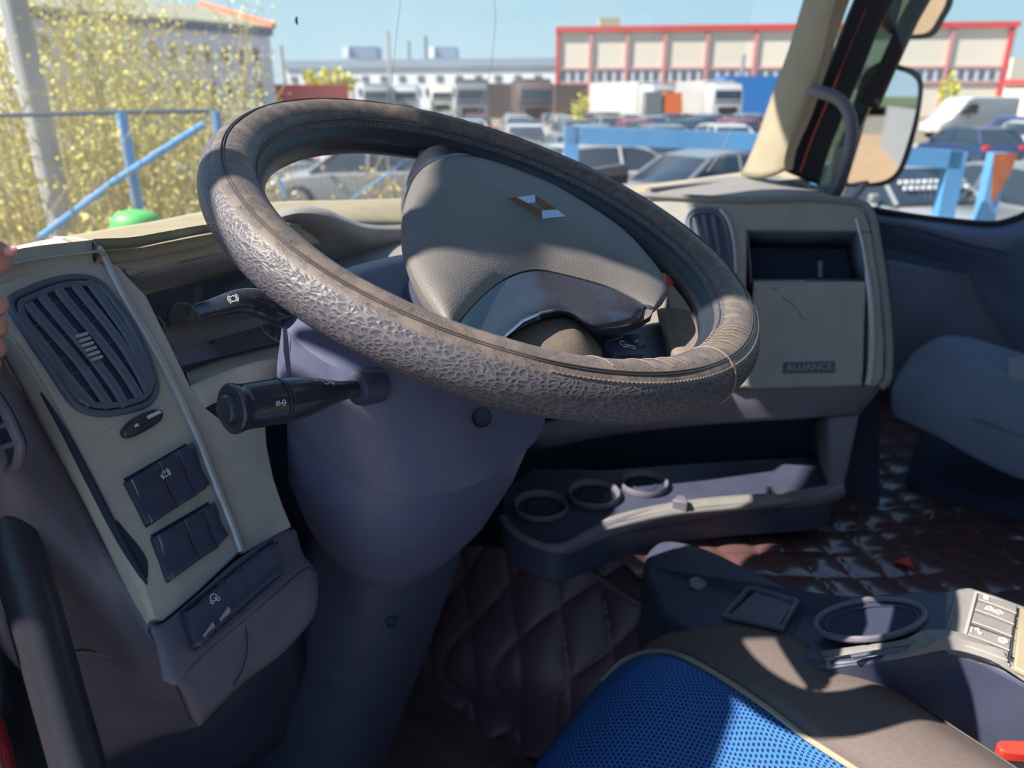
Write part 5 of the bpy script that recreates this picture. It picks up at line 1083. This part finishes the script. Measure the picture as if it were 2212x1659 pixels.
place_car('white', 'saloon', gp(2225, 36), HV+PI*.72, 'white car at the right edge in front of the blue one')
place_car('blue', 'saloon', gp(2190, 44), HV+PI*.8, 'bright blue car in front of the white van')
place_car('white', 'van', gp(2095, 51), HV+PI/2+.25, 'white high-roofed panel van parked before the red-trimmed warehouse')
place_car('white', 'van', gp(625, 95), HV+.2, 'small white van far off left of the red lorry cab')
rnd = random.Random(11)
paints = ['silver', 'grey', 'black', 'white', 'navy', 'black', 'grey', 'silver', 'white', 'red']
ORD = ['leftmost', 'second from left', 'third from left', 'fourth from left', 'fifth from left', 'sixth from left', 'seventh from left', 'eighth from left', 'ninth from left', 'tenth from left', 'eleventh from left', 'twelfth from left', 'thirteenth from left', 'fourteenth from left', 'fifteenth from left', 'sixteenth from left', 'seventeenth from left']
row_lab = {24: 'first row behind the barrier', 31: 'second row behind the barrier', 39: 'middle row of the lot', 46: 'fourth row of the lot', 52.5: 'farthest row of the lot'}
PN_ = {'silver': 'silver', 'grey': 'mid-grey', 'black': 'black', 'white': 'white', 'navy': 'navy blue', 'red': 'dark red'}
for d_, n_ in ((24, 6), (31, 8), (39, 10), (46, 12), (52.5, 14)):
    x0, x1 = (490 if d_ > 30 else 640), 1650; hd = rnd.choice((.05, .12, PI+.08))
    for i in range(n_):
        p = paints[rnd.randrange(len(paints))]; k = rnd.choice(('hatch', 'saloon')); px = x0+(x1-x0)*(i+.5+rnd.uniform(-.06, .06))/n_
        place_car(p, k, gp(px, d_+rnd.uniform(-.3, .3)), HV+hd, '%s %s, %s in the %s' % (PN_[p], 'hatchback' if k == 'hatch' else 'saloon', ORD[i], row_lab[d_]), 'parked cars of the '+row_lab[d_])
# ---- lorries
def lorry(pos, head, label, cab, kind='box', boxm='paint_white', Lb=7.5):
    r = empty('lorry', V3(0, 0, 0), label, 'lorry')
    def sec(x, zt, w): return [V3(x, -w, .7), V3(x, -w, zt-.2), V3(x, -w*.9, zt), V3(x, w*.9, zt), V3(x, w, zt-.2), V3(x, w, .7)]
    part(MB().loft([sec(2.2, 3.5, 1.22), sec(3.9, 3.4, 1.22), sec(4.15, 2.9, 1.2), sec(4.3, 2.2, 1.18), sec(4.32, .8, 1.18)]), 'cab', cab, r, bevel=.04)
    part(MB().prism([V3(4.12, -1.05, 2.05), V3(4.12, 1.05, 2.05), V3(3.98, 1.0, 2.95), V3(3.98, -1.0, 2.95)], V3(.2, 0, 0)), 'windscreen', 'car_glass', r)
    part(MB().box((4.34, 0, 1.45), (.06, 1.5, .6)), 'grille', 'tyre', r); part(MB().box((4.34, 0, .75), (.12, 2.3, .45)), 'bumper', cab, r)
    for s in (-1, 1): part(MB().box((4.42, s*.95, .85), (.06, .3, .18)), 'headlight', 'lamp_clear', r)
    for x in (3.2, -3.2, -4.4):
        for s in (-1, 1): part(MB().rev([(-.15, .5), (.15, .5), (.16, .3), (.14, .0001)], V3(x, s*1.0, .5), (0, s, 0), 18), 'wheel', 'tyre', r)
    part(MB().box((-1.3, 0, .95), (7.4, .9, .25)), 'chassis', 'tyre', r)
    if kind == 'box': part(MB().box((-1.7, 0, 2.4), (Lb, 2.5, 2.6)), 'cargo_box', boxm, r, bevel=.05)
    r.location = pos; r.rotation_euler = (0, 0, head); return r
lorry(gp(1530, 66), HV+PI+.1, 'white lorry facing the camera beside the blue cover', 'paint_white')
lorry(gp(1370, 72), HV+PI+.5, 'white lorry with an orange-banded box before the warehouse', 'paint_white', boxm='paint_white')
lorry(gp(1148, 60), HV+PI+.05, 'dark-cabbed lorry facing the camera below the warehouse\'s left corner', 'brown_dark', boxm='brown_dark')
lorry(gp(1020, 62), HV+PI+.05, 'dark lorry facing the camera, beside the crack in the windscreen', 'paint_grey', boxm='brown_dark')
lorry(gp(640, 84), HV+PI*.6, 'bright red lorry right of the violet building', 'truck_red', boxm='truck_red')
lorry(gp(880, 84), HV+PI+.1, 'white and blue lorry above the top of the steering wheel', 'paint_white', boxm='wall_pale')
lorry(gp(820, 80), HV+PI+.1, 'pale lorry just left of the white and blue one', 'paint_silver', boxm='paint_silver')
lorry(gp(955, 90), HV+PI+.1, 'cream lorry between the blue one and the dark one', 'wall_cream', boxm='wall_cream')
def slab_box(name, label, cat, px0, px1, pt, pb, dist, m, depth=3., group=None):
    a = far(px0, pt, dist); b = far(px1, pt, dist); c = far(px1, pb, dist); d = far(px0, pb, dist)
    a.z = b.z = max(a.z, b.z)
    z0 = max(0, min(c.z, d.z)) if name == 'roof_hut' else 0; c = Vector((b.x, b.y, z0)); d = Vector((a.x, a.y, z0))
    return tag(poly([a, b, c, d], VF*depth).build(name, m, smooth=False), label, cat, group)
slab_box('container', 'green container standing before the warehouse', 'container', 1300, 1352, 190, 232, 82, 'container_green')
slab_box('container', 'orange skip between the white lorries', 'container', 1438, 1474, 200, 250, 61, 'orange_paint', 2)
slab_box('container', 'grey container left of the orange skip', 'container', 1396, 1432, 198, 246, 61, 'paint_grey', 2)
slab_box('awning', 'bright blue sheeted shed below the warehouse, next to the far pillar', 'shed', 1566, 1690, 164, 232, 78, 'tarp_blue', 4)
slab_box('shed', 'dark brown shed at the foot of the warehouse\'s left corner', 'shed', 1200, 1270, 182, 232, 88, 'brown_dark', 5)
slab_box('shed', 'long dark canopy left of the warehouse', 'shed', 1040, 1196, 180, 232, 97, 'brown_dark', 5)
slab_box('wall_block', 'sandy yard wall beside the red lorry', 'wall', 680, 760, 196, 225, 110, 'wall_cream', 2)

# ---- buildings
def facade(name, label, p0, p1, z0, z1, depth, m, cat='building'):
    r = empty(name, Vector((p0.x, p0.y, 0)), label, cat); u = (p1-p0); u.z = 0
    n_ = V3(-u.y, u.x, 0).normalized(); n_ = n_ if n_.dot(VF) > 0 else -n_
    A = Vector((p0.x, p0.y, 0)); B_ = Vector((p1.x, p1.y, 0))
    part(poly([A+V3(0, 0, z0), B_+V3(0, 0, z0), B_+V3(0, 0, z1), A+V3(0, 0, z1)], n_*depth), 'walls', m, r, smooth=False)
    return r, A, u, -n_
def fbox(r, A, u, n_, f0, f1, z0, z1, th, name, m, par=None):
    a, b = A+u*f0, A+u*f1
    return part(poly([a+V3(0, 0, z0), b+V3(0, 0, z0), b+V3(0, 0, z1), a+V3(0, 0, z1)], n_*th), name, m, par or r, smooth=False)
# red-trimmed warehouse
WD = 112
wa, wb = far(1203, 60, WD), far(2200, 50, WD*.93)
zt = (wa.z+wb.z)/2
wh, A, u, n_ = facade('warehouse', 'wide cream warehouse with red posts and a red roof edge', wa, wb, 0, zt, 40, 'wall_cream')
fbox(wh, A, u, n_, -.002, 1.002, zt-.5, zt+.15, .5, 'roof_edge', 'trim_red')
for k, px in enumerate((1206, 1283, 1367, 1453, 1548, 1655, 1752, 1850, 1945, 2070, 2190)):
    f = (px-1203)/997.; fbox(wh, A, u, n_, f-.004, f+.004, 0, zt, .35, 'post', 'trim_red' if k in (0, 10) else 'trim_pink')
wz = zt*.40
wr = fbox(wh, A, u, n_, .0, 1., wz-.1, wz+1.5, .1, 'window_band', 'wall_pale')
fbox(wh, A, u, n_, .0, 1., wz+1.5, wz+1.75, .25, 'band_trim', 'trim_pink'); fbox(wh, A, u, n_, .0, 1., wz-.35, wz-.12, .25, 'band_trim', 'trim_pink')
for i in range(46):
    f = .008+i*.0216; fbox(wh, A, u, n_, f+.003, f+.0155, wz+.1, wz+1.3, .16, 'window', 'window_dark')
tag(slab_box('roof_hut', 'small pale hut on the warehouse roof', 'roof hut', 1296, 1340, 38, 60, 118, 'roof_sand', 4))
bpy.data.objects['roof_hut'].location.z = 0
# lower annexe at the right edge
an, A, u, n_ = facade('annexe', 'lower cream annexe with a red roof edge, right of the warehouse', far(2172, 176, 100), far(2420, 190, 90), 0, 4.3, 20, 'wall_cream')
fbox(an, A, u, n_, 0, 1, 3.9, 4.5, .4, 'roof_edge', 'trim_red')
tag(slab_box('tower_block', 'distant pale block of flats at the right edge', 'building', 2190, 2330, 125, 205, 230, 'wall_cream', 15))
# violet building at the left
va, vb = far(40, 16, 60), far(580, 56, 78)
z1 = (va.z+vb.z)/2
vb2, A, u, n_ = facade('office_building', 'long pale violet building with small windows and a blue eaves band', va, vb, 0, z1, 16, 'wall_violet')
fbox(vb2, A, u, n_, -.01, 1.005, z1-.75, z1+.05, .4, 'eaves_band', 'band_blue')
rp = [A+V3(0, 0, z1)+n_*.5, A+u*1.01+V3(0, 0, z1)+n_*.5, A+u*.93+V3(0, 0, z1+2.2)-n_*8, A+V3(0, 0, z1+2.2)-n_*8]
part(poly(rp, V3(0, 0, -.2)), 'roof', 'roof_sand', vb2, smooth=False)
part(MB().tube([A+u*1.01+V3(0, 0, z1+.1)+n_*.5, A+u*.93+V3(0, 0, z1+2.3)-n_*8], .35, 6), 'gable_edge', 'roof_orange', vb2)
for r_ in range(3):
    for c in range(12):
        f = .06+c*.078
        zc = z1-2.6-r_*3.0
        w_ = fbox(vb2, A, u, n_, f-.013, f+.013, zc-.75, zc+.75, .10, 'window', 'trim_pink')
        fbox(vb2, A, u, n_, f-.009, f+.009, zc-.6, zc+.6, .16, 'pane', 'window_dark', w_)
# long low building in the middle distance
ma, mb_ = far(615, 122, 190), far(1200, 150, 175)
zm = (ma.z+mb_.z)/2-.8
mbd, A, u, n_ = facade('depot_building', 'long low pale depot with a slate-blue roof band in the middle distance', ma, mb_, 0, zm, 30, 'wall_pale')
fbox(mbd, A, u, n_, -.003, 1.003, zm-.2, zm+1.5, .6, 'roof_band', 'roof_slate')
for i in range(14): f = .03+i*.07; fbox(mbd, A, u, n_, f-.012, f+.012, zm-3.2, zm-1.9, .2, 'window', 'window_dark')
for i in range(30): f = .03+i*.032; fbox(mbd, A, u, n_, f-.006, f+.006, zm-6.2, zm-4.6, .2, 'window', 'window_dark')
for px, w_, top, wm in ((778, 34, 100, 0), (958, 28, 101, 0)):
    h_ = slab_box('roof_hut', 'low grey plant room on the depot roof, %s' % ('left one' if px < 800 else 'right one'), 'roof hut', px-w_, px+w_, top, 126, 192, 'roof_slate', 8)
    part(poly([far(px-w_-4, top, 190.5), far(px-w_+8, top, 190.5), far(px-w_+8, 124, 190.5), far(px-w_-4, 124, 190.5)], VF*3), 'white_end', 'lamp_clear', h_, smooth=False)
for px, top, w_, dd, lb in ((837, 68, .5, 130, 'slim pale lamp mast rising behind the depot'), (606, 97, .55, 120, 'thin grey mast right of the violet building'), (882, 88, .9, 240, 'dark chimney on the depot skyline, left of the pair'), (918, 78, 1.2, 240, 'dark chimney on the depot skyline, right of the pair'), (1607, 118, .5, 105, 'thin dark flue before the warehouse wall')):
    a = far(px, top, dd); b = Vector((a.x, a.y, 0))
    tag(MB().tube([b, a], w_*.5, 8).build('lamp_mast' if 'mast' in lb else 'chimney', 'pole_grey' if 'mast' in lb else 'roof_slate'), lb, 'mast' if 'mast' in lb else 'chimney')
# ---- blue barriers
def beam(m, a, b, th, dp): return m.prism([a+V3(0, 0, th/2), b+V3(0, 0, th/2), b-V3(0, 0, th/2), a-V3(0, 0, th/2)], VF*dp)
def barrier(name, label, x0, x1, y0, y1, dist, th, posts, m='fence_blue', d2=None):
    r = empty(name, Vector((far(x0, y0, dist).x, far(x0, y0, dist).y, 0)), label, 'barrier')
    a, b = far(x0, y0, dist), far(x1, y1, d2 or dist)
    part(beam(MB(), a, b, th, .12), 'top_rail', m, r, smooth=False)
    for f, w_, mm in posts:
        p = a.lerp(b, f); q_ = Vector((p.x, p.y, 0)); t_ = (b-a).normalized()
        part(poly([p-t_*w_/2+V3(0, 0, th/2), p+t_*w_/2+V3(0, 0, th/2), q_+t_*w_/2, q_-t_*w_/2], VF*.1), 'post', mm, r, smooth=False)
    return r
barrier('steel_barrier', 'wide blue steel barrier across the lot, seen above the wheel\'s far rim', 1222, 1760, 292, 312, 7.0, .15, ((.025, .13, 'fence_blue'), (1.0, .13, 'fence_blue')))
barrier('steel_barrier', 'blue steel barrier frame right of the door mirror', 1890, 2078, 334, 346, 6.2, .14, ((.955, .14, 'fence_blue'),))
q_ = far(2166, 330, 6.4); b_ = Vector((q_.x, q_.y, 0))
pr = tag(MB().prism([q_-VR*.07, q_+VR*.07, b_+VR*.07, b_-VR*.07], VF*.1).build('barrier_post', 'fence_blue', smooth=False), 'pale blue post with a rusty top at the right edge', 'post')
part(MB().prism([q_-VR*.075-VF*.01, q_+VR*.12-VF*.01, q_+VR*.10-V3(0, 0, .16)-VF*.01, q_+VR*.0-V3(0, 0, .42)-VF*.01, q_-VR*.03-V3(0, 0, .28)-VF*.01], VF*.005), 'rust_patch', 'fence_rust', pr, smooth=False)
# ---- wire fence on blue posts at the left
lf = empty('wire_fence', ground(270, 1100), 'tall wire fence with blue posts and a dark top rail, left beyond the windscreen', 'fence')
FD = 3.7
part(MB().tube([far(-150, 254, FD-.3), far(0, 250, FD), far(240, 243, FD+.1), far(465, 240, FD+.2)], .010, 8), 'top_rail', 'fence_rail', lf)
for (x, y, d_, w_) in ((262, 244, FD+.1, .026), (466, 240, FD+.2, .026)):
    a = far(x, y, d_); part(MB().tube([a, Vector((a.x, a.y, 0))], w_, 8), 'post', 'fence_blue', lf)
part(MB().tube([far(84, 515, FD-.15), far(250, 390, FD), far(440, 268, FD+.15)], .016, 8), 'brace', 'fence_blue', lf)
wm_ = MB()
for i in range(36):
    a = far(-60+i*26.5, 246, FD+.05); wm_.tube([a, Vector((a.x, a.y, .1))], .0012, 4)
part(wm_, 'wires', 'fence_rail', lf)
f2 = empty('wire_fence', ground(700, 1100), 'thin wire fence panel with a low blue stay, seen through the wheel', 'fence')
wm_ = MB()
for i in range(14):
    a = far(590+i*26, 250, 5.2); wm_.tube([a, Vector((a.x, a.y, .1))], .0012, 4)
part(wm_, 'wires', 'fence_rail', f2); part(MB().tube([far(585, 350, 5.1), far(640, 470, 5.1)], .012, 8), 'stay', 'fence_blue', f2)
part(MB().tube([far(760, 430, 5.1), far(900, 330, 5.1)], .006, 8), 'stay', 'fence_blue', f2)
# ---- lamp pole at the left, leaning with the view
pa, pb_ = far(22, -40, 4.5), None
pb_ = Vector((pa.x, pa.y, 0))
pg = empty('lamp_pole', pb_, 'grey concrete lamp pole at the left edge', 'pole')
part(MB().tube([pb_, pb_+V3(0, 0, 2.5), Vector((pa.x, pa.y, pa.z+1.5))], [.075, .066, .055], 16), 'shaft', 'pole_grey', pg)
part(MB().tube([pb_-VR*.062-VF*.04, Vector((pa.x, pa.y, pa.z+1.5))-VR*.045-VF*.04], .012, 6), 'cable_duct', 'lamp_clear', pg)
# ---- willow scrub behind the fence
def leaf_mesh(b, p, s, rn):
    d = Vector((rn.uniform(-1, 1), rn.uniform(-1, 1), rn.uniform(-.2, 1))).normalized(); w = d.cross(Vector((rn.uniform(-1, 1), rn.uniform(-1, 1), rn.uniform(-1, 1)))).normalized()
    b.add([p-w*s*.18, p+d*s*.5-w*s*.28, p+d*s, p+d*s*.5+w*s*.28, p+w*s*.18], [(0, 1, 2, 3, 4)])
def shrub(px, dist, top, seed, label, ns=16, spread=.5, dens=60, ls=.045, m='leaf', group=None):
    rn = random.Random(seed); base = far(px, 300, dist); base.z = 0; r = empty('willow_shrub', base, label, 'shrub', group)
    s = MB(); l = MB(); T_ = far(px, top, dist).z
    for i in range(ns):
        a = rn.uniform(0, 2*PI); q0 = base+V3(math.cos(a), math.sin(a), 0)*rn.uniform(0, spread*.5); hh = T_*rn.uniform(.7, 1.05)
        lean = V3(math.cos(a), math.sin(a), 0)*rn.uniform(.05, spread)
        pts = [q0, q0+lean*.3+V3(rn.uniform(-.05, .05), rn.uniform(-.05, .05), hh*.4), q0+lean*.7+V3(rn.uniform(-.08, .08), 0, hh*.75), q0+lean+V3(rn.uniform(-.1, .1), 0, hh)]
        c = curve(pts, 5); s.tube(c, [.010-.008*k/len(c) for k in range(len(c))], 5)
        for j in range(dens):
            f = rn.uniform(.25, 1); p = c[min(len(c)-1, int(f*len(c)))]+V3(rn.gauss(0, .10), rn.gauss(0, .10), rn.gauss(0, .12)); leaf_mesh(l, p, ls*rn.uniform(.6, 1.4), rn)
        for j in range(5):
            k = rn.randrange(5, len(c)); p = c[k]; s.tube([p, p+V3(rn.gauss(0, .15), rn.gauss(0, .15), rn.uniform(.1, .35))], .003, 4)
    part(s, 'stems', 'bark', r, smooth=False); part(l, 'leaves', m, r, smooth=False)
    return r
sh = [(-60, 4.6, -60), (30, 5.2, -80), (95, 4.7, -40), (160, 5.6, -20), (215, 4.8, -60), (270, 5.6, 10), (330, 5.0, -30), (390, 5.8, 40), (440, 6.2, 90), (20, 6.8, 0), (130, 7.2, -40), (240, 7.4, -20), (345, 7.2, 20), (470, 7.6, 150)]
for i, (px, d_, tp) in enumerate(sh):
    row = [q for q in sh if (q[1] < 6.5) == (d_ < 6.5)]; row.sort(); k = row.index((px, d_, tp))
    shrub(px, d_, tp, 40+i, 'yellow-green willow scrub, %s in the %s row behind the wire fence' % (ORD[k], 'near' if d_ < 6.5 else 'back'), group='willow scrub behind the wire fence', ns=15, dens=190, ls=.024)
shrub(250, 4.3, 330, 90, 'low dry yellow scrub at the foot of the wire fence, above the dash corner', ns=30, spread=.9, dens=34, m='dry_leaf', ls=.04)
shrub(60, 4.2, 360, 91, 'low dry yellow scrub at the fence foot beside the lamp pole', ns=30, spread=.9, dens=34, m='dry_leaf', ls=.04)
shrub(430, 4.6, 330, 92, 'low dry yellow scrub at the fence foot left of the wheel rim', ns=24, spread=.7, dens=34, m='dry_leaf', ls=.04)
shrub(820, 6.0, 365, 93, 'small ochre bush in front of the silver car, seen through the wheel', ns=14, spread=.35, dens=40, m='dry_leaf', ls=.04)
shrub(2035, 60, 165, 94, 'thin bare young tree before the warehouse, right of the mirror', ns=8, spread=1.0, dens=50, ls=.3)
shrub(715, 120, 160, 95, 'round green tree in front of the depot', ns=20, spread=3, dens=90, ls=.8)
shrub(1252, 40, 205, 96, 'slim green sapling in the car lot by the warehouse corner', ns=6, spread=.4, dens=50, ls=.15)
# ---- green thing outside, just over the dash edge
gb = empty('plastic_cover', far(292, 480, 2.9), 'crumpled bright green plastic cover just beyond the dash edge', 'cover')
part(MB().loft([[gb.location+VR*(r_*math.cos(a)*(1+.08*math.sin(3*a+h*9)))+VF*(r_*.8*math.sin(a))+V3(0, 0, h) for a in [2*PI*k/20 for k in range(20)]] for h, r_ in ((-.10, .095), (-.03, .10), (.01, .095), (.035, .07), (.045, .03), (.046, .004))]), 'shell', 'green_plastic', gb, ang=80)
bx = gb.location; part(MB().tube([bx-V3(0, 0, .08), Vector((bx.x, bx.y, 0))], .03, 10), 'stand', 'green_plastic', gb)
# bank and hedge behind the cab, met in the door mirror
rb = tag(grid([[V3(-150, -150, 0), V3(0, -152, 1.5), V3(100, -152, 1.2), V3(250, -150, 0)], [V3(-150, -160, 2.9), V3(0, -162, 3.3), V3(100, -162, 3.0), V3(250, -160, 3.2)], [V3(-150, -180, 0), V3(0, -182, 0), V3(100, -182, 0), V3(250, -180, 0)]], 10, 6, flip=True).build('hedge_bank', 'hedge_leaf'), 'low green bank on the horizon in the door mirror', 'hedge')

tag(MB().box((9, -32, .005), (12, 66, .01)).build('ground', 'yard_dirt', smooth=False), kind='structure')
rfm = MB()
for i in range(120): rfm.box((5.6+.03*i, -7-.33*i, 1.1), (.05, .2, 2.2))
rfm.box((7.4, -26.8, 1.7), (.03, 40, .08), (V3(1, .09, 0).normalized(), V3(-.0905, .9959, 0), V3(0, 0, 1)))
tag(rfm.build('slat_fence', 'pole_grey', smooth=False), 'ribbed grey metal fence seen only in the far door mirror', 'fence')
